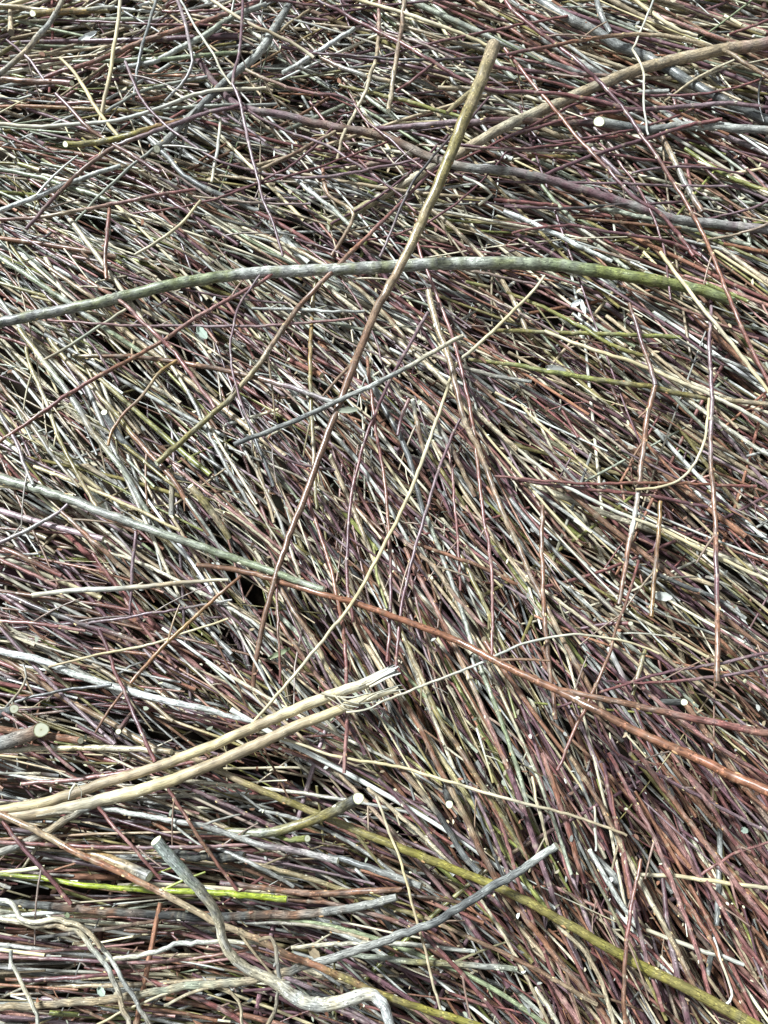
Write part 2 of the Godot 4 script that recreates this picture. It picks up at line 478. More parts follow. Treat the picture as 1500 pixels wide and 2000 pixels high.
	stick("golden_branch", "long branch passing under the canes, tan then turning olive-gold", "tan brown tan tan olive olive gold olive gold olive gold", "glossy", [12, 13, 14, 17, 20, 21, 22, 24, 26], [-0.5, 0.2, -0.2, 0.6, 1.4, 1.8, 2.2, 2.6, 3],
		[-50,1262, 0,1282, 60,1318, 117,1360, 213,1410, 300,1460, 353,1475, 400,1492, 480,1530, 560,1565, 640,1598, 740,1640, 830,1675, 930,1715, 1000,1745, 1080,1790, 1160,1835, 1220,1870, 1290,1905, 1370,1945, 1520,2030], {"face1": -1.0, "node": 150.0, "patchy": 0.0, "short": "olive-gold branch"})
	stick("green_stick", "bright lime-green stick speckled with black, cut square", "moss lime lime lime", "smooth", [8, 11, 13, 14, 16], [0.4, 0.8, 1.2, 1.5], [-50,1705, 0,1708, 80,1715, 160,1728, 280,1738, 400,1743, 500,1750, 560,1757], {"face1": 0.2, "node": 110.0, "short": "lime-green stick"})
	stick("slender_rod", "slender tan rod with pale nodes, turning yellow-green beside the crooked stick", "rust tan russet tan tan rust olive gold gold", "glossy", [14, 15, 15, 15, 16, 16, 17], [1.6, 2.4, 3, 3, 2.6, 2, 1.6],
		[-50,1568, 0,1590, 70,1622, 150,1665, 250,1711, 350,1762, 420,1800, 500,1833, 560,1864, 640,1895, 720,1932, 800,1962, 900,1992, 1000,2030], {"face1": -1.0, "node": 85.0, "patchy": 0.0, "sink": -1.6, "short": "slender tan rod"})
	var cr := stick("crooked_stick", "pale twisted stick nearest of all, its mint-green end reaching up from the heap", "mint mint cream cream cream cream pale cream white pale", "smooth", [29, 28, 24, 22, 22, 24, 29, 31, 30, 25, 19], [22, 20, 17, 14, 12, 10, 9, 8, 7, 6, 5],
		[305,1642, 335,1677, 370,1717, 405,1757, 428,1800, 435,1835, 455,1870, 490,1897, 520,1908, 555,1932, 590,1955, 640,1962, 690,1948, 720,1942, 748,1962, 768,2030], {"face0": 0.15, "face1": -1.0, "node": 60.0, "bud_from": 99.0, "wobble": 1.6, "patch": "white", "patchy": 0.5, "sink": 0.0, "short": "crooked mint-tipped stick"})
	stick("side_shoot", "", "tan grey tan", "rough", [8, 9, 7, 10], [10, 10, 9, 7], [505,1836, 528,1830, 540,1850, 541,1885, 546,1912, 540,1960, 520,2010], {"onto": cr, "face1": -1.0, "node": 0.0, "wobble": 3.0})
	stick("grey_stick", "bent grey weathered stick with a frayed end, laid over the olive-gold branch", "pale slate slate grey grey tan sage tan tan tan", "rough", [18, 20, 19, 20, 19, 17, 16, 14], [5, 5, 4.6, 4, 3, 2, 1.5, 1],
		[1088,1653, 1040,1685, 990,1715, 940,1745, 880,1785, 820,1812, 750,1837, 680,1862, 600,1886, 510,1910, 430,1922, 367,1926, 267,1944, 167,1957, -40,1970], {"face0": 0.5, "face1": -1.0, "node": 0.0, "wobble": 2.6, "old": 0.8, "short": "bent grey stick"})
	stick("stout_stick", "stout olive-grey stick whose large round cut end faces up", "dark olive olive sage olive", "smooth", [29, 27, 24, 21, 18], [6, 3.6, 1.6, 0.8, -0.5], [700,1560, 650,1586, 600,1605, 550,1621, 500,1627, 440,1624], {"face0": 1.0, "face1": -1.0, "node": 140.0, "short": "stout olive-grey stick"})
	stick("dark_stick", "dark stub with a small round cream cut end under the straight straw", "black dark brown", "smooth", [19, 18, 14], [2, -1, -5], [877,1571, 871,1545, 864,1512], {"face0": 1.6, "face1": -1.0, "node": 0.0})
	stick("mossy_stub", "short mossy green stub with an oblong white cut end", "moss moss green", "rough", [17, 15, 11], [1.8, 0.6, -2], [600,1638, 570,1640, 528,1628], {"face0": 0.8, "face1": -1.0, "node": 0.0})
	stick("pale_rod", "long pale grey rod with square-cut end above the rusty brown rod", "pale pale grey grey lilac pale", "smooth", [12, 13, 14, 16, 17], [0.6, 1, 1.4, 1.8, 2.4], [197,1577, 300,1597, 400,1614, 500,1648, 560,1658, 620,1671, 660,1681], {"face1": 0.2, "node": 90.0})
	stick("blue_grey_rod", "blunt blue-grey rod stub continuing past the pale grey rod's end", "slate slate grey grey", "smooth", [14, 16, 18, 16], [-0.4, 0.6, 1, 1], [640,1672, 680,1681, 720,1695, 780,1715, 823,1730], {"face1": 0.3, "node": 0.0, "old": 0.9})
	stick("brown_rod", "rusty brown rod with a splintered end beside the lime-green stick", "purple brown rust brown rust brown", "smooth", [12, 14, 15, 15, 14], [0.3, 0.9, 1.1, 1.3], [430,1724, 500,1733, 600,1744, 700,1742, 785,1736], {"face1": -1.0, "torn1": 1.8, "node": 110.0})
	stick("charred_rod", "thick dark rod with furrowed grey bark at its broken end", "slate dark brown dark dark brown grey grey", "rough", [14, 17, 18, 19, 20, 20, 18], [-0.4, 0.4, 0.5, 0.4, 0.6, 1.2, 2], [-40,1758, 30,1765, 120,1771, 200,1780, 300,1786, 400,1791, 500,1788, 600,1785, 700,1771, 775,1753], {"face1": 0.2, "node": 150.0, "old": 0.9, "short": "furrowed dark rod"})
	stick("shaved_stub", "stubby ochre-brown stick with a shaved grey flank and cut end", "brown amber tan grey", "smooth", [15, 24, 26, 25], [-1.5, 0, 0.6, 1.2], [130,1652, 180,1668, 240,1690, 292,1711], {"face1": 0.15, "node": 0.0})
	stick("charcoal_stick", "blackened knobbly piece of stick lying behind the crooked stick", "black dark black dark", "rough", [18, 22, 20, 24, 22], [-1.4, -0.6, -0.5, 0, 0], [330,1666, 380,1672, 430,1674, 476,1672], {"face1": 0.2, "old": 1.0, "node": 40.0, "wobble": 4.0})
	stick("thick_stub", "thickest stub at the heap's near flank with a wide cream cut face", "brown grey dark", "rough", [34, 34, 32], [4, 2, 1], [80,1425, 30,1444, -50,1464], {"face0": 1.3, "face1": -1.0, "node": 0.0, "short": "wide-faced stub"})
	stick("russet_stub", "russet stub with a slanting pale cut end beside the wide-faced stub", "rust rust brown", "rough", [16, 17, 17], [2, 1, 0], [157,1446, 110,1440, 60,1433, -30,1420], {"face0": 0.8, "face1": -1.0, "node": 70.0})
	stick("slate_stub", "dark slate stub with a pale face just above the wide-faced stub", "slate dark", "rough", [21, 20], [3, 0.6], [27,1384, -40,1412], {"face0": 1.1, "face1": -1.0, "node": 0.0})
	stick("brown_stub", "thin brown stub, cream cut end pointing at the two canes", "brown purple brown", "smooth", [12, 11, 9], [2, 0.6, -2], [232,1429, 243,1412, 256,1394], {"face0": 1.2, "face1": -1.0, "node": 0.0})
	stick("cream_rod", "straight yellowish cream rod running out from beneath the wide-faced stub", "tan cream straw cream tan", "smooth", [14, 14, 15, 14], [0.6, 0.8, 0.9, 0.6], [-50,1468, 0,1466, 80,1462, 170,1461, 260,1463, 335,1469], {"face1": 0.3, "node": 100.0})
	stick("jutting_stick", "thick blunt greyish-brown stick standing almost straight below the bowed branch", "tan tan brown tan brown tan brown tan brown tan", "smooth", [17, 17, 16, 15, 14, 14, 14, 13, 13, 12], [4, 3, 2.4, 2, 1.6, 1.2, 0.8, 0.4, 0, -1],
		[836,567, 853,633, 877,700, 893,767, 910,827, 940,890, 980,997, 1010,1060, 1040,1130, 1070,1190, 1110,1270, 1150,1340, 1188,1405], {"face0": 0.2, "face1": -1.0, "node": 120.0, "old": 0.7, "sink": -0.8, "short": "blunt jutting stick"})
	stick("mottled_stick", "straight pale stick mottled with grey lichen, lying across the leaning rod", "cream cream grey pale grey slate grey slate", "rough", [10, 11, 12, 12, 11], [8.5, 8, 7.5, 7, 6, 4.5, 3], [905,655, 860,680, 800,715, 750,741, 690,770, 640,792, 580,820, 530,840, 457,868], {"face0": 0.3, "face1": 0.2, "node": 0.0, "old": 0.6, "short": "lichen-mottled stick"})
	stick("red_olive_branch", "forked-looking branch, dark red at its thin tip and olive where broken", "purple red rust brown tan olive olive", "smooth", [7, 8, 11, 12, 13, 13, 14], [1, 2, 2.4, 2.4, 2.4, 2.2, 2],
		[868,315, 830,348, 800,380, 760,420, 720,460, 677,502, 617,563, 573,613, 530,675, 500,720, 450,777, 400,822, 345,870, 306,905], {"face1": 0.3, "node": 90.0, "short": "red-to-olive branch"})
	stick("rusty_rod", "rusty brown rod with matt bark running into the leaning rod's lower joint", "olive brown brown rust brown brown lilac grey", "smooth", [11, 12, 13, 14, 14, 15], [0.2, 0.8, 1.2, 1.4, 2, 3], [143,695, 200,696, 267,697, 367,710, 440,724, 500,738, 567,756, 655,788], {"face1": 0.3, "node": 75.0, "short": "matt rusty rod"})
	stick("mossy_rod", "green-tinged rod sloping under the thick bowed branch's dark end", "green sage green pale green sage", "smooth", [11, 12, 12, 11], [0.4, 0.8, 0.6, 0], [-40,475, 0,503, 60,542, 143,598, 233,660, 300,706], {"face1": -1.0, "node": 100.0})
	stick("long_stick", "long pale olive-grey stick sloping steeply down to the sloping branch", "olive cream sage grey tan sage grey sage", "smooth", [12, 15, 14, 15, 13, 12], [0.4, 1.6, 1.8, 1.5, 1, -1], [37,643, 90,713, 133,767, 183,847, 233,910, 262,955, 292,1008], {"face0": 0.2, "face1": -1.0, "node": 110.0})
	stick("mottled_rod", "glossy tan and russet rod parallel to the long olive-grey stick", "olive tan tan olive rust brown rust brown", "smooth", [13, 12, 13, 13, 12], [-0.6, 0.8, 1.2, 1.2, 0.6, -1], [95,660, 117,690, 183,760, 233,817, 283,877, 333,932, 377,997, 410,1045], {"face0": -1.0, "face1": -1.0, "node": 90.0})
	stick("slate_rod", "short slate-grey stick, round white cut end at its top", "slate slate dark", "smooth", [16, 17, 14], [2.6, 1, -1], [203,806, 232,850, 262,886, 292,905], {"face0": 0.9, "face1": -1.0, "node": 0.0})
	stick("notched_stick", "stout tan stick with a slanting pale green cut above the sloping branch", "tan olive tan olive", "smooth", [19, 20, 18, 16], [3, 2, 1, -0.5], [372,950, 396,977, 421,1010, 448,1052], {"face0": 0.6, "face1": -1.0, "node": 70.0})
	stick("yellow_green_rod", "yellow-green rod bent along beneath the two white dry leaves", "olive moss moss olive olive tan tan", "smooth", [10, 13, 14, 14, 13, 12], [0.2, 1, 1.2, 1.2, 0.8, 0.2], [915,703, 1000,712, 1060,724, 1130,736, 1200,746, 1270,756, 1330,770, 1420,782, 1540,794], {"face1": -1.0, "node": 95.0, "short": "yellow-green rod"})
	stick("upright_rod", "upright shiny brown rod with whitish joints topped by a thin bent twig", "brown rust brown pale rust brown", "smooth", [14, 14, 13, 13, 12], [3, 2.6, 2, 1.6, 1, -0.5], [1280,752, 1265,812, 1257,872, 1249,932, 1243,990, 1235,1035, 1225,1085, 1215,1145, 1208,1180], {"face0": 0.4, "face1": -1.0, "node": 75.0, "short": "upright brown rod"})
	stick("tall_rod", "tall purple and russet rod standing straight with a square grey foot", "lilac purple lilac brown rust purple rust brown", "smooth", [7, 9, 10, 11, 11, 13], [1, 2, 2.4, 2.4, 2.6, 3], [1389,598, 1386,680, 1390,780, 1388,870, 1393,960, 1397,1030, 1399,1100, 1401,1180, 1402,1260, 1400,1332], {"face1": 0.2, "old": 0.7, "node": 95.0, "short": "tall purple rod"})
	stick("steep_rod", "steep brown-black rod with a flattened grey foot next to the speckled rod", "olive brown tan dark slate slate", "rough", [11, 14, 15, 15], [0.4, 0.8, 0.8, 1.4], [750,1440, 783,1500, 833,1560, 877,1623, 910,1677, 938,1704], {"face1": 0.3, "old": 0.9, "node": 90.0})
	stick("speckled_rod", "steep brown rod thickly speckled with tan lenticels beside the dark-footed rod", "brown rust brown tan brown brown", "rough", [12, 14, 15, 16], [0.2, 0.8, 0.9, 0.4], [790,1370, 830,1440, 857,1500, 900,1577, 933,1650, 970,1718], {"face1": -1.0, "node": 100.0})
	stick("violet_rod", "thick violet-brown rod standing steeply among the thin red ones", "purple purple lilac purple purple", "smooth", [9, 12, 14, 15, 16], [0, 0.2, 0.6, 0.4, 0.2], [1291,1688, 1297,1740, 1303,1800, 1316,1870, 1331,1940, 1350,2020], {"face0": 0.3, "face1": -1.0, "node": 160.0})
	stick("peeling_rod", "steep brick-red rod with bark peeling in strips", "pink rust red rust red", "rough", [11, 14, 15, 11], [0.6, 0.8, 0.6, -1], [1060,1470, 1075,1515, 1092,1565, 1112,1625, 1130,1690, 1142,1725], {"face0": -1.0, "face1": -1.0, "node": 0.0})
	stick("buried_log", "short thick grey log half buried, a pale flake of bark on it", "slate grey slate dark", "rough", [20, 22, 20], [-1.6, -1.2, -1.8], [1155,1672, 1200,1715, 1230,1785], {"face0": -1.0, "face1": 0.4, "node": 0.0})
	stick("black_stub", "black stub with a pale round end under the rust branch's fork", "dark black black", "rough", [17, 16, 14], [3, 0, -2], [1336,1372, 1308,1371, 1268,1370], {"face0": 1.2, "face1": -1.0, "node": 0.0})
	stick("stub_log", "short pale olive stub in the dark hollow right of the leaning rod", "sage olive sage tan", "smooth", [14, 13, 12], [-1, -1.6, -2.4], [1086,287, 1125,287, 1172,285], {"face0": 0.7, "face1": -1.0, "node": 0.0})
	stick("crimson_stub", "dark crimson stub with a small white cut end", "red purple purple", "smooth", [10, 9, 8], [2, 0.6, -1.5], [1231,1218, 1190,1218, 1135,1227], {"face0": 1.2, "face1": -1.0, "node": 0.0})
	stick("ash_rod", "grey-olive rod lying level under the bent grey stick's lower half", "sage sage olive grey sage", "smooth", [12, 14, 14, 13], [0.4, 1, 1, 0.4], [680,1864, 750,1872, 800,1878, 900,1884, 1010,1892], {"face0": -1.0, "face1": -1.0, "node": 110.0})
	stick("slanting_stick", "greyish tan stick slanting down from the lower cane's binding", "grey tan grey tan", "rough", [18, 18, 17], [1.2, 0.9, 0.6], [185,1570, 133,1598, 67,1638, -50,1684], {"face0": -1.0, "face1": -1.0, "node": 100.0})
	stick("stony_rod", "straight charcoal-grey rod half hidden beneath the lichen-mottled stick", "slate grey dark slate dark slate", "smooth", [12, 14, 15, 14], [0, 0.5, 0.4, -0.6], [690,690, 720,742, 752,800, 780,850, 802,905, 818,965, 832,1020], {"face0": -1.0, "face1": -1.0, "node": 110.0})
	stick("white_faced_rod", "greyish brown rod topped with a bright white cut end", "pale tan grey brown tan brown", "smooth", [15, 13, 12, 12], [3.4, 1.8, 1, -0.6], [820,786, 850,823, 877,867, 900,912, 928,970], {"face0": 0.9, "face1": -1.0, "node": 90.0})
	stick("tawny_rod", "tawny rod with split top tucked beside the white-faced one", "pale tan brown tan", "smooth", [10, 11, 10], [2.4, 1.4, 0], [806,781, 817,835, 829,885], {"face0": 0.6, "face1": -1.0, "node": 60.0})
	stick("dark_rod", "steep dark rust rod crossing under the olive-gold branch", "brown rust brown rust", "rough", [12, 14, 14, 13], [0.4, 0.6, 0.5, 0.2], [960,1720, 1000,1763, 1050,1822, 1100,1888, 1150,1944, 1195,2005], {"face0": -1.0, "face1": -1.0, "node": 90.0})
	stick("grey_post", "dull grey stick standing upright deep among the reds", "slate grey slate grey", "smooth", [11, 12, 11], [-4, -4, -4.4, -5], [1407,1600, 1405,1700, 1400,1800, 1382,1905], {"face0": -1.0, "face1": -1.0, "node": 100.0})

func contorted_twigs() -> void:
	var o := stick("contorted_twig", "pale tan twig of corkscrew willow, curling and forked", "pale cream tan cream pale tan pale", "smooth", [12, 11, 12, 11, 10, 11, 10], [5, 5, 4.5, 4, 3.5, 3, 3], [-40,1782, 0,1796, 60,1804, 130,1811, 165,1830, 187,1862, 208,1884, 228,1935, 240,1970, 270,2030], {"face1": -1.0, "node": 0.0, "wobble": 4.0, "short": "corkscrew twig"})
	stick("side_shoot", "", "pale cream tan", "smooth", [10, 10, 11, 8], [5.2, 5.4, 5, 4.6], [-20,1762, 10,1759, 28,1772, 36,1792, 58,1800, 105,1797, 150,1806, 182,1829, 196,1852], {"onto": o, "face1": -1.0, "node": 0.0, "wobble": 3.0})
	stick("side_shoot", "", "cream pale grey tan", "smooth", [10, 9, 9], [4, 3.6, 3, 3], [180,1828, 203,1856, 226,1890, 256,1940, 310,2030], {"onto": o, "face1": -1.0, "node": 0.0, "wobble": 3.0})
	stick("side_shoot", "", "cream pale cream", "smooth", [10, 10, 9], [3.6, 3.4, 3, 2.4], [207,1872, 270,1869, 340,1846, 420,1838, 505,1843], {"onto": o, "face1": -1.0, "node": 0.0, "wobble": 3.5})
	stick("wavy_twig", "thin pale wavy twig hanging below the corkscrew twig", "pale cream pale", "rough", [7, 8, 7], [3.4, 3, 2.6], [24,1856, 22,1880, 33,1905, 46,1935, 63,1956, 78,2020], {"face1": -1.0, "node": 0.0, "wobble": 4.0, "is": "twig"})
	stick("drooping_twig", "thin tan twig forking downward under the bent grey stick", "cream tan cream", "rough", [6, 7, 6], [2.4, 2.4, 2], [320,1963, 375,1940, 430,1925, 455,1945, 470,1965, 475,2010], {"face1": -1.0, "node": 0.0, "wobble": 3.0, "is": "twig"})

# ---------- the thinner twigs ----------

var TONE_WORDS := {"red": "dark red", "rust": "rust brown", "purple": "purplish", "lilac": "mauve grey", "tan": "tan", "cream": "cream", "straw": "straw yellow", "olive": "olive", "gold": "olive-gold", "russet": "russet", "moss": "mossy green", "lime": "lime green", "green": "green", "sage": "grey-green", "grey": "grey", "dark": "blackish", "brown": "brown", "pink": "pinkish", "black": "black", "white": "white", "mint": "mint", "slate": "slate grey", "amber": "amber", "pale": "pale grey"}

# words that single a stick out: how it looks, then what large stick it crosses or lies beside
func describe(tones: String, w: float, flat: PackedVector2Array, noun: String) -> String:
	var words := tones.split(" ")
	var tone: String = TONE_WORDS[words[0]]
	var last: String = TONE_WORDS[words[words.size() - 1]]
	var d := flat[flat.size() - 1] - flat[0]
	var lean := absf(rad_to_deg(atan2(d.y, d.x)))
	if lean > 90.0: lean = 180.0 - lean
	var run := 0.0
	for k in flat.size() - 1: run += flat[k].distance_to(flat[k + 1])
	var bent := d.length() / maxf(run, 1.0) < 0.96
	var size := "hair-thin" if w < 5.8 else ("thin" if w < 8.6 else ("slim" if w < 11.0 else "sturdy"))
	var pose := "curving" if bent else ("level" if lean < 14.0 else ("sloping" if lean < 48.0 else ("steep" if lean < 72.0 else "upright")))
	if not bent and lean >= 14.0 and lean < 48.0 and d.x * d.y < 0.0: pose = "rising"
	var mid := flat[flat.size() / 2]
	var ranked := []
	for l in landmarks:
		var path: PackedVector2Array = l[1]
		var best := 1e9
		var where := 0
		var there := Vector2.ZERO
		for k in path.size():
			for j in range(0, flat.size(), 3):
				var e := path[k].distance_to(flat[j])
				if e < best:
					best = e; where = k; there = flat[j]
		ranked.append([best, l[0], path, where, there])
	ranked.sort_custom(func(a, b): return a[0] < b[0])
	for try_ in 12:
		var r: Array = ranked[mini(try_ / 2, ranked.size() - 1)]
		var path: PackedVector2Array = r[2]
		var f := float(r[3]) / maxf(path.size() - 1, 1)
		var a := path[0]
		var z := path[path.size() - 1]
		var part := "middle"
		if f < 0.3 or f > 0.7:
			var q := a if f < 0.3 else z
			var o := z if f < 0.3 else a
			if absf(q.y - o.y) > 0.8 * absf(q.x - o.x): part = "upper part" if q.y < o.y else "lower part"
			else: part = "left part" if q.x < o.x else "right part"
		var rel := "crossing"
		if r[0] > 9.0:
			var off: Vector2 = mid - path[r[3]]
			rel = ("above" if off.y < 0.0 else "below") if absf(off.y) > absf(off.x) else ("left of" if off.x < 0.0 else "right of")
			if r[0] < 45.0: rel = "just " + rel
		var look := tone + (" to " + last if try_ % 2 == 1 and last != tone else "")
		var text := "%s %s %s %s, %s the %s's %s" % [size, look, pose, noun, rel, r[1], part]
		if not used_labels.has(text): return text
	return ""

func twig(tones: String, w: Array, lift: Array, path: Array, label := "", opt := {}) -> void:
	var noun: String = opt.get("is", "twig")
	if label == "": label = describe(tones, w[w.size() / 2], smooth_path(path), noun)
	opt["is"] = noun
	if not opt.has("face1"): opt["face1"] = -1.0
	if not opt.has("node"): opt["node"] = 70.0
	stick(noun, label, tones, opt.get("skin", "smooth"), w, lift, path, opt)

func straw(tones: String, w: Array, lift: Array, path: Array, label := "") -> void:
	twig(tones, w, lift, path, label, {"is": "straw_stalk", "skin": "straw", "node": 0.0})

func traced_twigs() -> void:
	# along the far edge
	straw("cream straw tan", [7, 8, 8], [2, 2.4, 1], [237,-8, 225,80, 215,140, 205,190, 195,238], "pale straw stalk standing almost straight above the olive-brown stick")
	straw("straw", [6, 8, 7], [1.6, 2, 1.4], [118,112, 140,135, 170,180, 200,230, 236,272], "yellow straw stalk slanting down onto the olive-brown stick")
	straw("cream pale cream", [8, 8, 7], [1.2, 1.8, 1], [-30,240, 70,247, 150,243, 230,235, 300,215, 380,185, 430,176, 520,172])
	twig("rust brown pink", [13, 13, 12], [0.6, 1, 1.4], [-30,152, 0,155, 50,158, 100,160, 140,163], "thick rusty stick end cut off beside red twigs near the heap's far edge", {"face1": 0.9})
	twig("red rust red", [8, 10, 9], [0.5, 1.4, 1], [80,155, 100,146, 200,114, 290,76, 360,55, 420,35, 480,15, 530,-5])
	twig("grey pale sage grey", [9, 12, 11], [0, 0.8, 1.4], [230,133, 300,120, 350,95, 400,70, 450,35, 520,8])
	twig("lilac purple lilac purple", [6, 6, 5], [2, 2.6, 2], [245,120, 265,170, 290,210, 330,250, 380,285, 430,315, 500,334])
	twig("purple brown purple", [8, 9, 9], [2.4, 2.4, 1.6], [110,183, 140,215, 180,255, 220,281, 262,306, 312,337])
	twig("purple lilac purple", [6, 7, 6], [3, 3, 2.4], [474,-8, 470,90, 460,130, 455,165, 468,195, 478,240, 488,290, 500,335, 511,380, 533,435, 552,500])
	twig("lilac grey", [7, 7, 6], [2.2, 2.6, 1.6], [343,-8, 360,40, 370,80, 375,120, 365,150, 340,180, 322,198])
	straw("pale cream", [4, 5, 4], [2, 2, 1.6], [350,-5, 380,50, 410,95, 440,150, 456,168])
	straw("cream tan cream", [7, 7, 7], [1.6, 2, 1.4], [408,-5, 450,25, 500,52, 567,82, 614,113])
	straw("straw cream straw", [7, 8, 7], [1.4, 2, 1.6], [680,-6, 740,12, 790,26, 870,54, 910,70, 955,90], "long straw stalk pointing at the cut top of the glossy leaning rod")
	twig("purple red purple", [7, 8, 8], [1.6, 2.4, 2], [605,-6, 660,20, 700,43, 783,84, 850,124, 917,162, 985,182])
	twig("purple dark purple", [5, 6, 5], [1.6, 2.2, 1.6], [603,103, 680,108, 760,115, 850,117, 930,112, 1005,104])
	twig("tan brown tan tan", [9, 10, 10], [1.6, 2.4, 2], [791,-8, 785,50, 778,90, 770,140, 765,180, 758,216], "tan upright twig with a pale cut foot and a red side twig", {"face1": 0.7})
	twig("red purple", [6, 6, 5], [2, 1.8, 1], [774,178, 800,160, 840,130, 872,113])
	twig("pink tan cream tan", [8, 8, 7], [0.8, 1.6, 1], [742,-6, 740,60, 735,110, 725,140, 716,175, 700,205, 690,228, 670,265, 660,312])
	twig("pale white pale", [9, 10, 9], [0.6, 1, 0.6], [552,143, 623,100, 692,56])
	twig("brown grey tan", [9, 10, 9], [0.8, 1.2, 0.8], [627,113, 690,140, 764,160], "", {"face1": 0.9})
	twig("tan pink purple", [7, 7, 6], [1.6, 1.4, 1], [480,136, 500,145, 560,170, 610,182, 660,187, 692,201])
	twig("red purple red", [5, 6, 5], [2.2, 2.2, 2], [692,203, 720,240, 760,270, 790,300, 833,334, 870,352])
	twig("purple lilac purple", [6, 6, 5], [1.6, 1.4, 1], [485,215, 500,226, 560,256, 590,267, 640,285, 680,310, 740,350, 785,384])
	twig("purple lilac purple", [6, 7, 6], [1, 1.6, 2], [490,337, 593,347, 660,342, 740,327, 820,311])
	twig("purple dark lilac", [5, 6, 6], [3, 2.6, 1.6], [955,190, 920,230, 873,275, 833,322, 800,367, 777,420, 742,502])
	twig("tan brown tan", [8, 8, 7], [0.6, 1.2, 0.8], [505,333, 580,297, 655,256])
	twig("brown tan rust", [9, 8, 8], [0.6, 1, 0.4], [648,500, 690,420, 640,380, 630,330], "bent brown twig in the tangle left of the glossy leaning rod's upper part")
	twig("red purple rust red", [8, 8, 8, 8], [2, 2.4, 2.4, 2], [985,-6, 1000,20, 1050,60, 1117,110, 1167,157, 1207,200, 1260,273, 1300,333, 1350,413, 1393,502, 1423,577, 1450,645, 1510,765], "very long thin dark red twig crossing four branches on its way down")
	twig("red rust purple red", [7, 8, 8], [1.6, 2.2, 1.4], [985,95, 1050,175, 1083,212, 1133,275, 1183,327, 1233,380, 1283,413, 1317,447, 1355,500])
	twig("purple rust tan tan brown", [7, 8, 8], [2.6, 3, 2.4], [990,107, 1080,89, 1150,76, 1220,68, 1300,71, 1360,82, 1420,102, 1460,126, 1520,162], "arching reddish to tan twig bowed over the yellowish branch")
	twig("purple red purple lilac purple", [7, 9, 9, 8], [2, 2.4, 1.6, 1.4], [985,179, 1080,182, 1130,190, 1180,200, 1230,214, 1300,211, 1380,204, 1440,203, 1520,213])
	twig("purple red purple", [7, 7, 6], [1.6, 2, 2], [985,270, 1060,246, 1130,228, 1200,218, 1262,216])
	twig("purple purple red", [8, 8, 8], [1.4, 2.2, 1.6], [1065,342, 1130,314, 1200,290, 1280,266, 1345,245, 1410,233])
	straw("pale cream pale", [4, 5, 4], [2.6, 3, 2.4], [1278,-6, 1260,40, 1240,85, 1235,96, 1246,115, 1257,140, 1257,200, 1262,240, 1266,264], "pale bent stalk hanging over the yellowish branch to the knobbly stick")
	straw("straw cream", [7, 8, 7], [1.4, 1.8, 1], [1232,-6, 1280,30, 1320,56, 1362,70])
	twig("black dark", [4, 4, 3], [1.4, 2, 1], [1490,140, 1483,170, 1482,200, 1491,238])
	twig("brown tan grey brown", [10, 12, 12], [0.2, 0.8, 0.6], [1285,250, 1310,300, 1330,342, 1350,380, 1372,414])
	twig("moss moss olive", [8, 9, 9], [-0.8, 0, -0.2], [1338,290, 1400,332, 1450,356, 1520,380], "yellow-green rod at the heap's right flank below the knobbly grey stick")
	twig("amber olive", [8, 9, 8], [-2.4, -2, -2.4], [1030,304, 1075,306, 1122,307])
	twig("slate grey slate", [10, 12, 9], [0.8, 1.6, 1.4], [1164,-8, 1175,30, 1192,64], "short slate grey twig standing on the dark grey branch")
	twig("green sage", [8, 9, 8], [0, 0.5, 0], [1057,360, 1090,400, 1122,432])
	twig("purple dark purple", [6, 6, 6], [1, 1.6, 1], [985,403, 1100,407, 1200,400, 1270,399, 1335,393])
	twig("tan cream", [5, 6, 5], [0.6, 1.6, 2], [1298,197, 1366,150, 1438,115])
	twig("olive tan olive grey", [9, 10, 9], [0.4, 0.8, 0.4], [-30,8, 0,10, 100,22, 160,20, 224,13])
	twig("olive amber olive", [12, 12, 11], [1.6, 0.6, 0], [64,26, 130,23, 212,20], "dull olive stick with a white cut end at the heap's far edge", {"face0": 1.0})
	twig("tan grey tan grey", [9, 11, 10], [1.4, 1.6, 0.8], [127,-8, 100,40, 70,75, 40,110, -20,158])
	twig("purple lilac", [5, 6, 5], [1, 1.4, 1], [13,78, 40,100, 60,120, 86,155])
	twig("grey slate grey", [6, 7, 6], [1.4, 1.6, 0.4], [306,-6, 290,50, 275,100, 266,150, 261,196])
	twig("grey sage grey", [6, 7, 7], [0.8, 1.2, 0.8], [205,220, 270,181, 330,165, 405,149])
	twig("red tan pink red", [7, 8, 7], [1, 1.6, 1.2], [-20,430, 80,424, 160,410, 240,395, 310,380, 382,371])
	twig("pale white grey pale", [9, 11, 9], [1, 1.6, 1], [-30,422, 60,389, 130,360, 200,335, 236,324])
	twig("purple brown lilac purple", [8, 9, 9], [1.6, 2, 2.4], [52,448, 100,392, 150,342, 200,302, 240,280, 290,261, 350,240, 400,222, 476,204])
	straw("sage grey", [5, 6, 5], [1.4, 1.8, 1.6], [148,433, 200,376, 260,322, 330,266, 384,212])
	straw("cream straw", [6, 7, 6], [1, 1.6, 1.6], [263,498, 320,464, 360,430, 392,392])
	twig("rust red brown rust", [8, 9, 9], [1.6, 1.6, 0.8], [214,408, 209,460, 206,500, 208,545])
	straw("cream pale cream", [6, 7, 6], [0.6, 1.2, 1], [431,232, 425,290, 413,356])
	twig("grey slate grey", [10, 11, 11], [1.6, 1, 0.4], [292,270, 330,310, 370,350, 430,380, 505,412])
	twig("sage green sage", [8, 10, 9], [-0.4, 0.4, 0], [-30,326, 60,342, 120,360, 180,380, 236,398])
	# between the far edge and the bowed branch
	twig("red purple red", [6, 7, 7], [1.2, 2, 1.4], [1000,455, 1100,440, 1200,455, 1300,470, 1370,500])
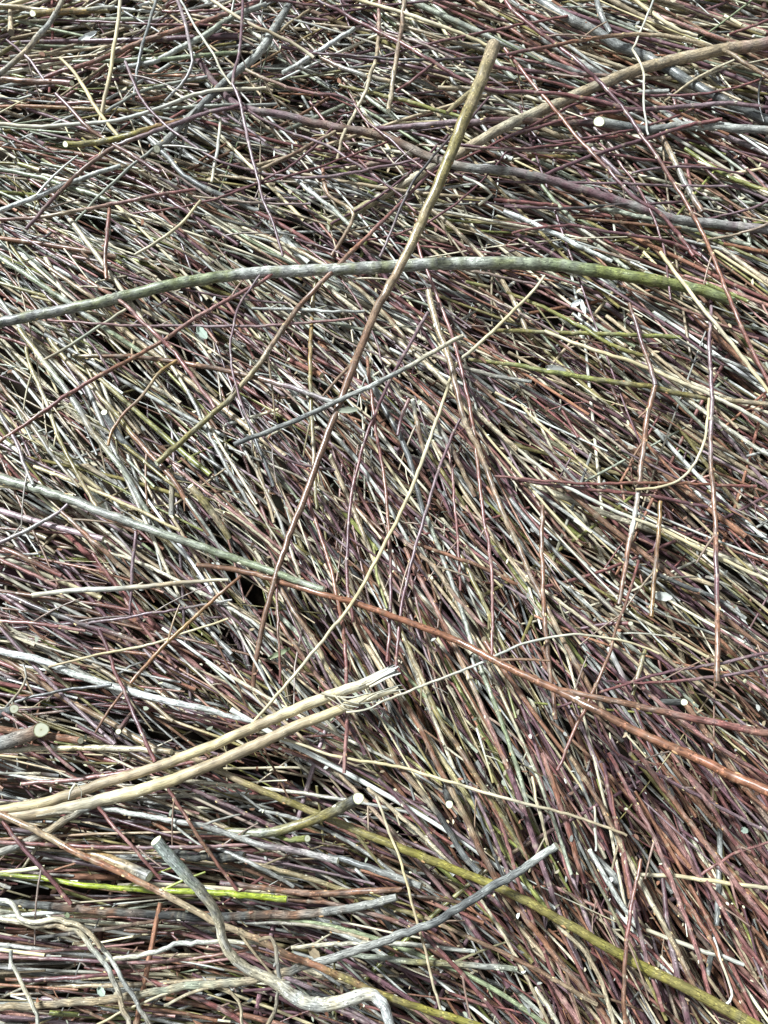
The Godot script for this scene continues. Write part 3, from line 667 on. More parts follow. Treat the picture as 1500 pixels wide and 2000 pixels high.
	twig("white pale", [9, 11, 9], [0, 0.8, 0.4], [985,412, 1060,445, 1130,480, 1195,512])
	twig("grey pale sage", [8, 9, 9], [0, 0.6, 0.6], [562,335, 600,370, 640,400, 690,445])
	straw("pale cream", [6, 6, 6], [0.5, 1.2, 0.8], [905,345, 935,360, 960,380, 935,400], "kinked pale stalk beside the glossy leaning rod's second joint")
	# the middle, from the bowed branch to the canes
	twig("lilac purple lilac", [5, 6, 6], [3, 3.4, 2.2], [508,538, 470,590, 455,640, 450,690, 460,750, 480,810, 510,850, 550,890, 600,910, 655,917], "mauve arching twig like a bow between the red-to-olive branch and rusty rod")
	twig("rust red rust pink red", [7, 9, 9, 8], [1.6, 2, 2.6, 2.4], [-20,876, 67,817, 133,770, 233,713, 300,677, 400,610, 500,556, 540,530])
	twig("pink lilac pink", [5, 7, 6], [1.6, 2, 1.8], [93,625, 233,635, 370,637, 500,637, 600,630, 692,622])
	twig("grey pale grey", [7, 8, 7], [1.6, 2, 2.6], [492,602, 580,605, 640,608, 712,608])
	twig("brown tan brown", [8, 9, 8], [0.6, 1, 0.6], [72,504, 120,540, 167,573, 242,622])
	twig("rust pink red pink", [8, 9, 9], [1, 2.8, 1.4], [155,538, 233,587, 283,633, 333,680, 367,723, 420,797])
	straw("tan sage cream", [6, 7, 6], [1.4, 1.8, 1.2], [85,705, 160,660, 205,630, 250,601])
	twig("amber tan rust amber", [7, 7, 7], [2, 2.4, 1.6], [345,703, 310,730, 280,770, 245,805, 220,840, 211,870], "thin orange-brown forked twig ending above the notched stick")
	twig("olive cream olive tan", [8, 9, 9], [0.6, 1.2, 0.6], [50,680, 57,707, 93,793, 117,860, 150,923, 190,992])
	twig("brown tan grey tan", [7, 7, 7], [1, 1.4, 0.6], [-10,738, 40,800, 70,842, 110,900, 155,952])
	twig("grey lilac grey", [7, 8, 8], [1.4, 1.6, 2], [-10,797, 30,860, 45,902, 65,947], "lichen-grey side twig meeting the sloping branch near its blunt start")
	straw("cream straw cream", [6, 8, 8], [1.6, 2, 1.6], [1062,538, 1045,565, 1010,600, 960,650, 900,702])
	straw("straw cream straw straw cream straw", [7, 9, 9, 8, 7], [2.6, 3, 3, 3, 2], [890,708, 860,800, 817,920, 783,1000, 733,1097, 693,1170, 623,1260, 533,1367, 488,1418], "longest straw stalk, running down from the jutting stick to the canes")
	twig("red pink red rust red pink red", [7, 8, 9, 8, 7], [1.6, 2.6, 2.6, 2, 1], [812,465, 823,500, 850,570, 883,657, 910,760, 927,853, 943,997, 957,1080, 962,1187, 960,1280], "long brick-red twig running down past the blunt jutting stick")
	twig("rust red rust purple red", [8, 8, 8], [2, 2, 1], [716,698, 723,750, 733,833, 750,933, 757,1010, 763,1117, 762,1207, 757,1292])
	twig("lilac purple red purple red", [8, 8, 8], [2.8, 2.4, 1.2], [835,610, 800,673, 767,733, 733,807, 707,877, 690,950, 682,1010, 678,1130, 691,1215])
	twig("purple lilac purple red", [7, 8, 8], [2, 2.2, 1], [898,818, 863,900, 833,997, 800,1110, 783,1200, 772,1312])
	twig("olive amber olive tan olive", [9, 10, 9], [0.6, 1.2, 0.4], [617,545, 610,600, 606,700, 608,800, 612,880, 619,995], "upright yellowish-olive twig behind the matt rusty rod")
	twig("pink purple", [9, 9, 8], [2, 1.6, 1.2], [798,779, 783,818, 776,850])
	twig("grey tan grey tan", [7, 8, 9], [1.8, 2, 2.6], [467,858, 500,920, 520,960, 540,1002, 560,1052, 585,1122])
	twig("cream tan cream tan", [10, 11, 11], [0.6, 1.2, 0.8], [640,560, 700,610, 750,647, 817,697, 867,743, 933,807, 1010,878])
	twig("red rust red pink", [9, 9, 9], [1.4, 2, 1.2], [598,960, 610,1000, 633,1067, 650,1127, 663,1190, 673,1250, 677,1323, 678,1400, 672,1510], "long rust red twig passing under both the rust branch and canes")
	twig("tan brown tan olive", [10, 11, 11], [0.6, 1, 0.4], [520,1105, 543,1143, 583,1207, 617,1257, 643,1310, 675,1352])
	twig("rust brown pink", [10, 10, 10], [1, 1.4, 0.6], [545,1215, 583,1270, 617,1317, 645,1352])
	twig("red brown red", [6, 6, 6], [1.4, 1.4, 0.8], [540,1140, 543,1210, 548,1335])
	twig("olive tan olive brown olive olive", [11, 12, 12, 11], [0.8, 1.2, 1, -0.6], [770,1205, 790,1247, 823,1323, 860,1407, 900,1467, 920,1502, 955,1555, 990,1612, 1030,1675], "glossy olive-brown rod running steeply down to the olive-gold branch")
	twig("sage grey sage green sage", [10, 11, 10], [0.5, 1, 0.5], [833,1010, 863,1083, 900,1187, 930,1283, 967,1377, 993,1450, 1010,1500, 1032,1575])
	twig("rust pink rust tan pink rust", [10, 11, 11], [0.4, 1, 0.5], [790,1070, 807,1107, 840,1167, 873,1230, 900,1290, 933,1363, 967,1443, 992,1502])
	twig("pink tan pink", [9, 10, 9], [1, 1.4, 0.6], [755,1030, 800,1065, 850,1110, 890,1165, 945,1225], "pinkish twig forking near the long straw stalk above the rust branch")
	twig("brown rust brown rust", [8, 9, 9], [0.8, 1.4, 0.8], [805,1060, 880,1085, 950,1112, 1010,1142])
	twig("purple red purple", [8, 9, 8], [0.6, 1.2, 0.6], [1000,935, 1100,950, 1200,960, 1280,970, 1382,991])
	twig("pink red rust red", [6, 7, 7], [1.6, 2.4, 1.4], [965,930, 1080,940, 1160,945, 1260,943, 1350,945, 1478,951], "level pinkish red twig ending in a whitish splinter beside the tall rod", {"face1": 0.2})
	twig("brown rust brown rust", [10, 11, 10], [2, 2.2, 1], [1060,988, 1058,1050, 1060,1120, 1062,1185, 1068,1255, 1078,1340, 1085,1405])
	twig("amber brown amber", [10, 10, 10], [1.2, 1.6, 0.8], [1290,980, 1285,1060, 1278,1130, 1272,1205])
	twig("olive tan olive", [9, 10, 9], [0.4, 0.8, 0.2], [1260,1270, 1245,1322, 1236,1358])
	twig("brown purple brown lilac", [8, 9, 10], [1.6, 2, 2.6], [1229,593, 1245,640, 1250,662, 1262,692, 1280,752])
	straw("straw cream straw", [6, 6, 6], [2, 2.6, 2], [1385,778, 1382,822, 1374,868, 1352,912, 1325,938, 1290,951, 1242,957], "curved straw stalk swinging between the tall rod and the upright brown rod")
	straw("straw cream straw", [8, 8, 8], [1.6, 2.6, 1.4], [1290,492, 1340,560, 1380,612, 1420,660, 1460,710, 1515,785], "yellow straw stalk crossing the bowed branch's mossy end")
	straw("cream straw cream pale", [8, 9, 8], [1, 1.6, 1.4], [1064,646, 1150,680, 1233,707, 1333,747, 1433,793, 1520,843])
	twig("olive moss olive", [8, 9, 9], [0.4, 0.8, 0.4], [990,570, 1060,600, 1130,635, 1190,672, 1255,694])
	straw("cream pale straw cream", [7, 8, 9, 8], [0.8, 1.4, 1, 0.6], [990,858, 1043,903, 1100,947, 1200,997, 1300,1037, 1367,1073, 1433,1103, 1520,1143])
	twig("slate dark slate grey", [8, 10, 9], [0.4, 1, 0.6], [1215,1092, 1290,1125, 1340,1145, 1400,1170, 1457,1208], "blackish-blue grey twig lying behind the tall rod's lower half")
	straw("cream pale straw", [6, 6, 5], [3, 3.4, 2.4], [735,1374, 800,1350, 867,1323, 933,1298, 1000,1266, 1060,1247, 1120,1240, 1180,1245, 1240,1258, 1287,1277], "long arching straw stalk sprung from the lower cane's tip")
	twig("purple red purple lilac purple", [5, 7, 7], [1, 2.2, 2], [1085,1383, 1135,1365, 1193,1346, 1250,1327, 1317,1310, 1400,1297, 1457,1283, 1520,1274])
	twig("purple red lilac purple", [5, 7, 7], [1.6, 2.2, 2], [1185,1330, 1267,1334, 1367,1325, 1433,1317, 1520,1297])
	twig("red brown rust red", [6, 8, 8], [1.6, 2.6, 1.2], [1248,1095, 1225,1170, 1205,1222, 1195,1262, 1180,1302, 1160,1345, 1140,1390, 1120,1432, 1088,1505])
	straw("cream straw cream tan", [6, 7, 7, 6], [0.6, 1.2, 2, 2.4], [490,1425, 580,1452, 660,1478, 787,1500, 877,1527, 1000,1563, 1083,1583, 1150,1604, 1224,1631], "straight straw stalk sloping across the steep rods below the canes")
	straw("cream straw tan cream", [6, 6, 6], [1.6, 2, 2.4], [735,1555, 760,1625, 785,1690, 810,1785, 833,1865, 845,1920, 862,1977], "upright straw stalk crossing the bent grey stick")
	# the near part
	twig("rust red brown rust", [7, 9, 9], [2.6, 3.4, 2.6], [1253,1678, 1240,1735, 1230,1790, 1223,1850, 1220,1900, 1218,1960, 1225,2030], "upright rusty twig with a pointed tip standing before the olive-gold branch")
	twig("tan brown tan cream tan brown", [10, 11, 11, 10], [0.6, 1.2, 1, 0.6], [1110,1470, 1127,1500, 1160,1550, 1200,1623, 1233,1690, 1267,1753, 1300,1813, 1327,1867, 1360,1935])
	twig("rust red rust", [8, 9, 9], [0.6, 1.2, 0.6], [1175,1490, 1195,1560, 1205,1622, 1218,1682, 1230,1755])
	twig("red rust pink red", [11, 12, 12], [0.6, 1, 0.6], [1240,1465, 1267,1500, 1317,1567, 1360,1623, 1417,1700, 1520,1825])
	twig("red pink red", [9, 10, 9], [1, 1.2, 0.5], [1190,1470, 1225,1540, 1270,1620, 1300,1690, 1330,1770, 1360,1850, 1390,1960])
	twig("purple red lilac red", [8, 9, 9], [0.8, 1.4, 0.8], [1180,1490, 1193,1567, 1213,1640, 1227,1707, 1240,1783, 1262,1870, 1295,1975])
	twig("pink red pink", [9, 10, 9], [0.8, 1, 0.6], [1330,1500, 1385,1570, 1430,1640, 1510,1735])
	twig("red rust red", [8, 9, 8], [0.6, 1, 0.5], [1290,1690, 1340,1760, 1390,1840, 1430,1920, 1480,2010])
	twig("pink red", [8, 8, 8], [0.6, 1, 0.6], [1380,1720, 1420,1790, 1460,1850, 1520,1925])
	twig("purple red purple", [8, 9, 8], [0.6, 1, 0.6], [780,1795, 823,1822, 883,1882, 933,1938, 990,2005])
	twig("tan brown tan", [8, 9, 9], [0.5, 1, 0.5], [830,1790, 867,1810, 933,1838, 1007,1873, 1083,1913, 1165,1963])
	twig("cream tan cream", [8, 9, 9], [0.6, 1, 0.6], [1080,1790, 1100,1818, 1143,1860, 1173,1915, 1203,2010])
	straw("cream straw cream", [8, 9, 8], [-0.4, 0.2, -0.4], [1245,1708, 1333,1713, 1433,1727, 1520,1736])
	straw("cream pale", [8, 9, 8], [-0.4, 0.2, -0.4], [1262,1815, 1350,1850, 1410,1868, 1452,1884])
	straw("white cream white", [4, 5, 5], [1, 1.4, 1], [1395,1830, 1413,1893, 1431,1944, 1418,1962], "white hooked stalk among the reds on the near flank")
	straw("cream pale", [5, 6, 5], [1, 1.4, 1], [1162,1575, 1163,1620, 1163,1662], "short cream upright stalk under the straight straw stalk's tip")
	twig("straw cream tan", [6, 7, 7], [1, 1.4, 1], [1040,1517, 1047,1560, 1058,1600, 1070,1650])
	twig("red pink", [6, 6, 5], [0.6, 1, 0.6], [1370,1708, 1430,1670, 1480,1652, 1520,1640])
	# the near left
	twig("pink red pink", [7, 8, 8], [0.6, 1, 0.4], [-20,1212, 67,1218, 167,1231])
	twig("cream pale tan cream", [11, 12, 11, 7], [1.6, 2, 1.6, 1], [62,1163, 150,1153, 267,1147, 367,1137, 446,1132], "blunt cream-grey stick lying level below the sloping branch", {"face0": 0.3, "skin": "straw"})
	straw("tan straw cream straw", [5, 6, 5], [2.4, 2.4, 2], [95,1303, 200,1277, 300,1257, 367,1234, 446,1209])
	twig("rust amber rust", [8, 9, 7], [2.4, 2.4, 1.6], [255,1335, 300,1283, 350,1233, 400,1187, 470,1125])
	twig("purple lilac purple", [8, 8, 6], [1.6, 1.6, 1], [265,1038, 258,1117, 254,1200])
	twig("purple dark purple brown", [11, 12, 11], [0.5, 1, 0.6], [15,1163, 100,1197, 167,1221, 233,1241, 280,1260])
	twig("lilac purple grey", [6, 7, 5], [1.4, 1.8, 1.4], [172,1218, 283,1200, 367,1187, 453,1172])
	twig("brown rust brown tan", [9, 11, 11], [1, 1.4, 0.6], [120,1000, 127,1007, 167,1043, 207,1080, 256,1126])
	twig("purple red purple red", [8, 8, 9], [1.6, 2.4, 2.4], [193,1230, 210,1267, 227,1317, 247,1360, 267,1410, 303,1488], "dark red knotty twig crossing the white peeled stick")
	twig("rust brown", [6, 6, 5], [2, 2, 1.4], [240,1352, 213,1387, 187,1432])
	twig("lilac grey", [6, 7, 6], [2, 2, 2], [280,1265, 302,1292, 324,1315])
	twig("slate dark grey", [8, 7, 6], [1.6, 1.2, 0.8], [218,1338, 133,1347, 67,1360, 30,1372], "blackish side twig branching off behind the white peeled stick")
	twig("grey tan grey", [5, 6, 5], [2, 2.4, 2], [46,1297, 51,1323, 37,1352, 8,1386])
	twig("pink purple pink", [7, 7, 7], [2.6, 2.6, 2], [5,1392, 67,1433, 110,1477, 146,1505])
	twig("lilac grey lilac", [9, 9, 8], [1.4, 1.4, 1], [-20,1070, 50,1037, 117,1000, 132,985])
	twig("red brown red", [11, 12, 11], [0.4, 0.8, 0], [-20,1060, 50,1090, 120,1125])
	twig("red pink", [8, 8, 8], [0.6, 0.8, 0.4], [-20,1085, 67,1123, 112,1146])
	twig("red pink red", [7, 7, 7], [2, 2, 0.8], [192,1576, 227,1620, 257,1651, 287,1688, 315,1716])
	twig("red brown red", [7, 8, 7], [2, 2.4, 1.2], [328,1541, 360,1590, 393,1643, 427,1690, 465,1739])
	twig("red purple red", [8, 9, 9], [2, 2, 0.8], [5,1604, 40,1650, 73,1687, 110,1730, 139,1766])
	twig("pink red lilac pink", [8, 8, 7], [0.6, 1.2, 0.6], [-20,1644, 100,1650, 200,1654, 333,1655, 505,1649])
	twig("pink purple pink rust", [7, 7, 7], [0.6, 1, 1], [-20,1868, 133,1874, 267,1880, 367,1873, 505,1852])
	twig("purple red", [8, 8, 7], [0.4, 0.8, 0.4], [40,1915, 100,1912, 180,1906, 260,1895])
	straw("straw cream", [5, 5, 5], [1.6, 2, 2], [185,2005, 240,1975, 300,1950, 350,1930])

# dry leaves and flakes: [survey x, y, length, width, turn, lift cm, tone, label]
func dry_leaves() -> void:
	var L := [[1124,594,30,15,-0.6,2.5,"white","larger of two whitish dry leaves hanging over the yellow-green rod"], [1138,600,40,12,1.35,2.5,"white","narrow whitish dry leaf folded against a larger one"],
		[395,652,38,22,0.9,1.4,"mint","pale minty flake of lichen under the rusty rod's far side"], [1085,722,50,20,0.25,-0.2,"grey","grey dry leaf pressed beneath the yellow-green rod"], 
		[1293,1166,46,24,0.2,-0.8,"pale","grey dead leaf lying behind the orange-brown upright twig"], [680,802,50,18,-0.1,7.5,"sage","curled grey-green leaf caught where the mottled stick meets the leaning rod"],
		[614,1862,30,20,0.7,1.2,"tan","crumpled tan leaf scrap beside the slender tan rod"], [1190,1720,20,12,-0.7,-0.4,"white","whitish flake stuck on the short buried log"], [1453,1622,16,15,0.4,0.2,"mint","round pale green leaf among red twigs on the right flank"],
		[198,1937,22,16,0.9,0.6,"mint","tiny heart-like mint leaf below the corkscrew twig"], [1358,1790,26,14,1.2,0.0,"sage","narrow grey-green leaf in the gap between red rods"], [545,1277,60,14,-0.5,-0.6,"green","green shred of leaf in the dark gap under the leaning rod's foot"],
		[172,72,44,14,-0.55,1.0,"white","whittled white wood chip lying at the far edge"], [131,1787,14,10,0.7,3.0,"green","tiny green leaf bit beside the corkscrew twig"], [820,1660,0,0,0,0,"",""]]
	for l in L:
		if l[2] == 0: continue
		var p := at(l[0], l[1], l[5] * 0.01)
		var px := grid_size(p)
		var up := (CAM_POS - p).normalized().lerp(Vector3.UP, 0.6).normalized()
		var ex := (cam_basis * Vector3(cos(l[4]), -sin(l[4]), 0.0))
		ex = (ex - up * up.dot(ex)).normalized()
		var ez := ex.cross(up)
		var b := Buf.new()
		var nu := 12
		var nv := 6
		var hl: float = 0.42 * l[2] * px
		var hw: float = 0.36 * l[3] * px
		var tone := lin(PAL[l[6]])
		for side in 2:
			for i in nu + 1:
				var f := 2.0 * i / nu - 1.0
				var width := hw * pow(maxf(1.0 - f * f, 0.0), 0.6) * (1.0 + 0.10 * sin(9.0 * f + l[0]))
				for j in nv + 1:
					var g := 2.0 * j / nv - 1.0
					var bow := hw * (0.55 * g * g + 0.25 * f * f + 0.12 * sin(4.0 * f + 2.0 * g + l[1])) - (0.0008 if side == 1 else 0.0)
					b.v.append(ex * f * hl + ez * width * g + up * bow)
					b.n.append((up - ez * g * 0.7 * signf(hw)).normalized() * (1.0 if side == 0 else -1.0))
					b.t.append(Vector2(f, g))
					b.c.append(tone * (1.0 - 0.25 * float(absf(g) < 0.1)) * rng.randf_range(0.88, 1.0))
		for side in 2:
			var s0 := side * (nu + 1) * (nv + 1)
			for i in nu:
				for j in nv:
					var a := s0 + i * (nv + 1) + j
					b.i.append_array([a, a + 1, a + nv + 1, a + 1, a + nv + 2, a + nv + 1])
		var called := "wood_chip" if "chip" in l[7] else ("lichen_flake" if "lichen" in l[7] or "flake" in l[7] else "dry_leaf")
		var o := mesh_node(called, b, M.leaf, self)
		o.position = p
		o.set_meta("label", l[7]); o.set_meta("category", called.replace("_", " "))

# ---------- the mass of the heap ----------

# how the twigs lie: [survey x, y, slope in degrees, spread in degrees]
var LIE := [[120,60,-12,14], [150,130,-8,16], [350,60,-14,18], [150,230,8,18], [150,350,20,10], [400,330,24,12], [100,470,30,12], [300,480,27,10], [150,560,38,12], [330,650,42,12], [150,850,46,16], [350,850,45,12],
	[60,1080,28,16], [100,1200,22,14], [300,1130,44,14], [330,1270,34,14], [150,1380,18,14], [300,1440,16,14], [200,1650,5,7], [450,1650,9,9], [200,1800,3,7], [250,1920,2,9], [500,1780,6,10], [600,1700,26,14], [600,1880,22,12], [480,1960,10,14],
	[600,60,18,30], [600,150,10,26], [700,250,10,22], [600,330,12,16], [630,440,26,14], [500,430,26,12], [850,90,26,20], [850,220,12,18], [1000,60,30,14], [1150,60,26,12], [1350,40,10,10], [1450,120,16,12], [1300,180,26,12], [1200,260,18,14], [1420,310,26,10], [1300,380,24,12], [1000,300,8,12], [1000,420,16,14], [850,400,14,14], [1150,460,24,12],
	[700,600,36,12], [560,650,40,12], [600,780,46,14], [720,760,42,12], [700,920,56,14], [850,720,38,10], [850,900,56,12], [1000,640,30,10], [1300,620,30,10], [1450,600,30,12], [1080,820,38,10], [1300,820,35,9], [1450,860,34,10], [950,1000,54,10], [880,1120,54,10], [700,1120,60,12], [560,1180,54,14], [760,1280,62,9], [900,1350,62,8], [580,1330,46,12],
	[1080,1020,42,10], [1250,1060,34,10], [1420,1050,32,10], [1150,1220,46,10], [1350,1220,38,12], [1080,1360,58,9], [1250,1420,52,12], [1430,1420,42,12], [1000,1550,62,7], [830,1500,55,9], [700,1480,30,12], [1150,1640,66,8], [1300,1560,56,9], [1430,1620,52,10], [1430,1800,55,10], [1300,1860,60,9], [1430,1960,54,10], [1080,1880,54,10], [930,1860,42,12], [800,1780,30,12], [820,1950,32,12], [1180,1960,64,9], [700,1580,30,12], [520,1550,20,12]]

# the chance of each colour, by place: [survey x, y, then weights for red, purple, tan, cream, olive, green, grey, dark]
var TONES := [[150,100,3,2,3,1,2,1,2,2], [150,400,2,1,3,3,2,3,5,1], [500,100,3,2,3,3,1,0,3,2], [500,420,2,2,3,3,2,2,4,1], [800,200,3,3,3,2,1,1,2,2], [1200,100,3,3,3,3,2,1,3,1], [1300,350,4,3,3,3,2,1,3,1], [150,800,3,2,4,3,3,1,4,1], [400,900,4,3,4,2,2,1,3,1],
	[700,800,5,4,3,3,1,1,2,1], [1000,700,5,4,3,3,2,0,2,1], [1300,800,4,3,3,4,2,1,2,1], [150,1250,5,4,2,2,1,0,2,2], [700,1250,6,4,4,2,3,1,2,1], [1000,1200,6,4,3,3,2,0,1,1], [1350,1150,5,4,3,4,1,0,2,1], [150,1700,5,3,3,2,1,0,3,3], [600,1800,5,4,3,3,2,1,2,2], [900,1600,6,3,4,2,4,0,2,1], [1250,1700,9,4,3,2,1,0,2,1], [1400,1900,9,5,2,2,1,0,2,1]]

var HOLES := [[960,268,170,26,5.0], [640,215,90,30,3.0], [340,100,110,40,3.0], [1330,1610,120,90,4.5], [1330,1070,60,30,3.0], [170,1130,120,40,2.5], [560,1480,130,40,4.0], [250,1400,120,60,3.0], [820,1650,60,50,3.5], [260,830,60,50,2.0], [620,860,60,40,2.5], [1080,480,70,25,2.0], [870,1150,40,60,2.0], [950,340,80,14,2.0], [120,60,120,40,2.5], [450,1900,220,50,2.0], [200,1220,150,40,2.5], [60,1340,90,40,3.0], [560,240,60,30,2.0], [1380,430,90,26,2.5], [700,1700,120,40,2.5], [1000,1430,50,60,2.0], [420,700,60,50,2.0], [600,1600,130,50,2.0]]

const BIAS := [1.25, 1.1, 1.2, 0.78, 0.7, 0.8, 1.1, 0.5]

func lie_at(x: float, y: float) -> Vector2:    # x: slope, y: spread, radians
	var sc := Vector2.ZERO
	var sp := 0.0
	var wt := 0.0
	for l in LIE:
		var dx: float = x - l[0]
		var dy: float = y - l[1]
		var w := exp(-(dx * dx + dy * dy) / 11000.0) + 1e-5 / (1.0 + (dx * dx + dy * dy) * 1e-5)
		var a := deg_to_rad(l[2]) * 2.0
		sc += Vector2(cos(a), sin(a)) * w
		sp += l[3] * w
		wt += w
	return Vector2(atan2(sc.y, sc.x) * 0.5, deg_to_rad(sp / wt))

func tone_at(x: float, y: float) -> int:
	var acc := PackedFloat32Array([0, 0, 0, 0, 0, 0, 0, 0])
	for l in TONES:
		var dx: float = x - l[0]
		var dy: float = y - l[1]
		var w := exp(-(dx * dx + dy * dy) / 50000.0) + 1e-6
		for k in 8: acc[k] += w * l[k + 2] * BIAS[k]
	var sum := 0.0
	for k in 8: sum += acc[k]
	var pick := rng.randf() * sum
	for k in 8:
		pick -= acc[k]
		if pick <= 0.0: return k
	return 0

var TONE_SETS := [["red", "rust", "pink", "rust", "brown", "red"], ["purple", "lilac", "purple"], ["tan", "cream", "tan", "grey"], ["cream", "straw", "pale"], ["olive", "tan", "olive", "moss"], ["green", "sage"], ["grey", "pale", "grey", "sage", "tan"], ["dark", "brown", "slate"]]

func hole_at(x: float, y: float) -> float:
	var d := 0.0
	for l in HOLES:
		var dx: float = (x - l[0]) / l[2]
		var dy: float = (y - l[1]) / l[3]
		d = maxf(d, l[4] * exp(-(dx * dx + dy * dy)))
	return d

func brushwood() -> void:
	var bufs := {"smooth": Buf.new(), "rough": Buf.new(), "straw": Buf.new()}
	var grid := {}                       # slopes looked up on a coarse grid
	for gx in range(-14, 64):
		for gy in range(-14, 80):
			grid[Vector2i(gx, gy)] = lie_at(gx * 32.0, gy * 32.0)
	var made := 0
	while made < FILL:
		var x := rng.randf_range(-330.0, 1830.0)
		var y := rng.randf_range(-330.0, 2330.0)
		var depth := (5.0 * pow(rng.randf(), 0.9) if rng.randf() < 0.68 else rng.randf_range(5.0, 14.0))        # cm below the top of the heap
		var inside := x > -60.0 and x < 1560.0 and y > -60.0 and y < 2060.0
		if not inside and rng.randf() < 0.5: continue
		var gap := hole_at(x, y)
		if depth < gap and rng.randf() < 0.9: continue
		var w := clampf(rng.randfn(5.3, 1.6), 2.8, 16.0)
		if rng.randf() < 0.08: w = rng.randf_range(8.0, 13.0)
		if y < 500.0: w *= 0.95
		elif y > 1500.0: w *= 1.05
		var long := rng.randf_range(220.0, 760.0)
		if rng.randf() < 0.12: long = rng.randf_range(35.0, 120.0)
		elif w < 6.0 and rng.randf() < 0.4: long *= 0.5
		var lie: Vector2 = grid.get(Vector2i(roundi(x / 32.0), roundi(y / 32.0)), Vector2(0.5, 0.2))
		var turn := rng.randfn(0.0, lie.y * 0.95)
		if rng.randf() < 0.08: turn = rng.randf_range(-1.5, 1.5)
		var tilt := rng.randfn(0.0, 0.8)                  # cm from end to end
		var bend := rng.randfn(0.0, 0.0003)
		var deep := depth > 6.0
		var step := 70.0 if deep else 40.0
		var pts2 := []
		for side in [-1, 1]:
			var q := Vector2(x, y)
			var gone := 0.0
			var part := []
			while gone < long * 0.5:
				var st := minf(step, long * 0.5 - gone)
				var g: Vector2 = grid.get(Vector2i(roundi(q.x / 32.0), roundi(q.y / 32.0)), lie)
				var a := g.x * 0.45 + lie.x * 0.55
				if absf(g.x - lie.x) > 1.2: a = lie.x
				a += turn + bend * gone * side + 0.009 * rng.randfn()
				q += Vector2(cos(a), sin(a)) * st * side
				gone += st
				part.append(q)
			if side == -1:
				part.reverse()
				pts2.append_array(part)
				pts2.append(Vector2(x, y))
			else: pts2.append_array(part)
		var blocked := false
		for q in pts2:
			if depth < maxf(hole_at(q.x, q.y) * 1.7, 26.0 * (wob.get_noise_2d(q.x * 0.8 + 500.0, q.y * 1.4) - 0.10)): blocked = true
		if blocked and rng.randf() < 0.93: continue
		made += 1
		var kind := tone_at(x, y)
		var shades: Array = TONE_SETS[kind]
		var base: Color = PAL[shades[rng.randi() % shades.size()]]
		var other: Color = PAL[shades[rng.randi() % shades.size()]]
		if rng.randf() < 0.2: other = PAL[["tan", "grey", "olive", "purple"][rng.randi() % 4]]
		var bright := rng.randf_range(0.62, 1.12)
		if rng.randf() < 0.12: bright *= 1.25
		var skin := "straw" if kind == 3 else ("rough" if rng.randf() < 0.25 or kind == 7 else "smooth")
		var n := pts2.size()
		var s_total := float(n - 1)
		var pts := PackedVector3Array()
		var rad := PackedFloat32Array()
		var cols := PackedColorArray()
		var thin := rng.randf_range(0.45, 0.9)
		var flip := rng.randf() < 0.5
		var node_at := 2 + rng.randi() % 3
		for k in n:
			var f := k / s_total
			var h := -0.01 * (depth + gap * 0.5) + 0.01 * tilt * (f - 0.5)
			var p := at(pts2[k].x, pts2[k].y, h)
			var r := w * 0.5 * grid_size(p) * (lerpf(1.0, thin, f) if flip else lerpf(thin, 1.0, f))
			var c := lin(base.lerp(other, smoothstep(0.2, 0.9, f)), 2.3 * bright * rng.randf_range(0.82, 1.18), 0.16)
			if not deep and skin != "straw" and k > 0 and k < n - 1 and k % node_at == 0:
				var tg: Vector3 = at(pts2[k + 1].x, pts2[k + 1].y, h) - p
				tg = tg.normalized()
				pts.append(p - tg * r * 1.3); rad.append(r); cols.append(c)
				pts.append(p); rad.append(r * 1.28); cols.append(c.lerp(lin(PAL.cream, 1.2), 0.4))
				pts.append(p + tg * r * 1.1); rad.append(r * 1.02); cols.append(c)
			else:
				pts.append(p); rad.append(r); cols.append(c)
		var cap0 := lin(Color(0.76, 0.76, 0.62)) if rng.randf() < 0.35 else lin(Color(0.45, 0.40, 0.32))
		var cap1 := lin(Color(0.76, 0.76, 0.62)) if rng.randf() < 0.22 else lin(Color(0.42, 0.36, 0.30))
		var m := pts.size()
		var n0 := ((pts[0] - pts[1]).normalized() + Vector3(rng.randfn(0, 0.4), absf(rng.randfn(0, 0.6)), rng.randfn(0.2, 0.4))).normalized()
		if n0.dot((pts[0] - pts[1]).normalized()) < 0.35: n0 = Vector3.ZERO
		tube(bufs[skin], pts, rad, cols, 5 if deep else 7, n0, Vector3.ZERO, 0.0, rng.randf() * 6.0, cap0 * 1.25, cap1 * 1.1, true)
		if not deep and n > 3 and rng.randf() < 0.32:         # a twiglet or the stub of one
			var j := 1 + rng.randi() % (m - 2)
			var tg2 := (pts[j + 1] - pts[j - 1]).normalized()
			var out_dir := (tg2.cross(Vector3.UP) * (1.0 if rng.randf() < 0.5 else -1.0) + Vector3.UP * rng.randf_range(-0.3, 0.7)).normalized()
			var size := rad[j] * (rng.randf_range(3.0, 7.0) if rng.randf() < 0.5 else rng.randf_range(12.0, 45.0))
			var dirn := (tg2 * rng.randf_range(0.6, 1.7) + out_dir).normalized()
			var sp := PackedVector3Array([pts[j], pts[j] + dirn * size * 0.5, pts[j] + (dirn + tg2 * 0.15).normalized() * size])
			tube(bufs[skin], sp, PackedFloat32Array([rad[j] * 0.55, rad[j] * 0.45, rad[j] * 0.3]), PackedColorArray([cols[j], cols[j], cols[j]]), 5, Vector3.ZERO, Vector3.ZERO, 0.0, 1.0, cols[j], cap0, true)
	var o := MeshInstance3D.new()
	o.name = "brushwood"
	var am := ArrayMesh.new()
	for k in bufs:
		am.add_surface_from_arrays(Mesh.PRIMITIVE_TRIANGLES, bufs[k].arrays())
		am.surface_set_material(am.get_surface_count() - 1, M[k])
	o.mesh = am
	add_child(o, true)
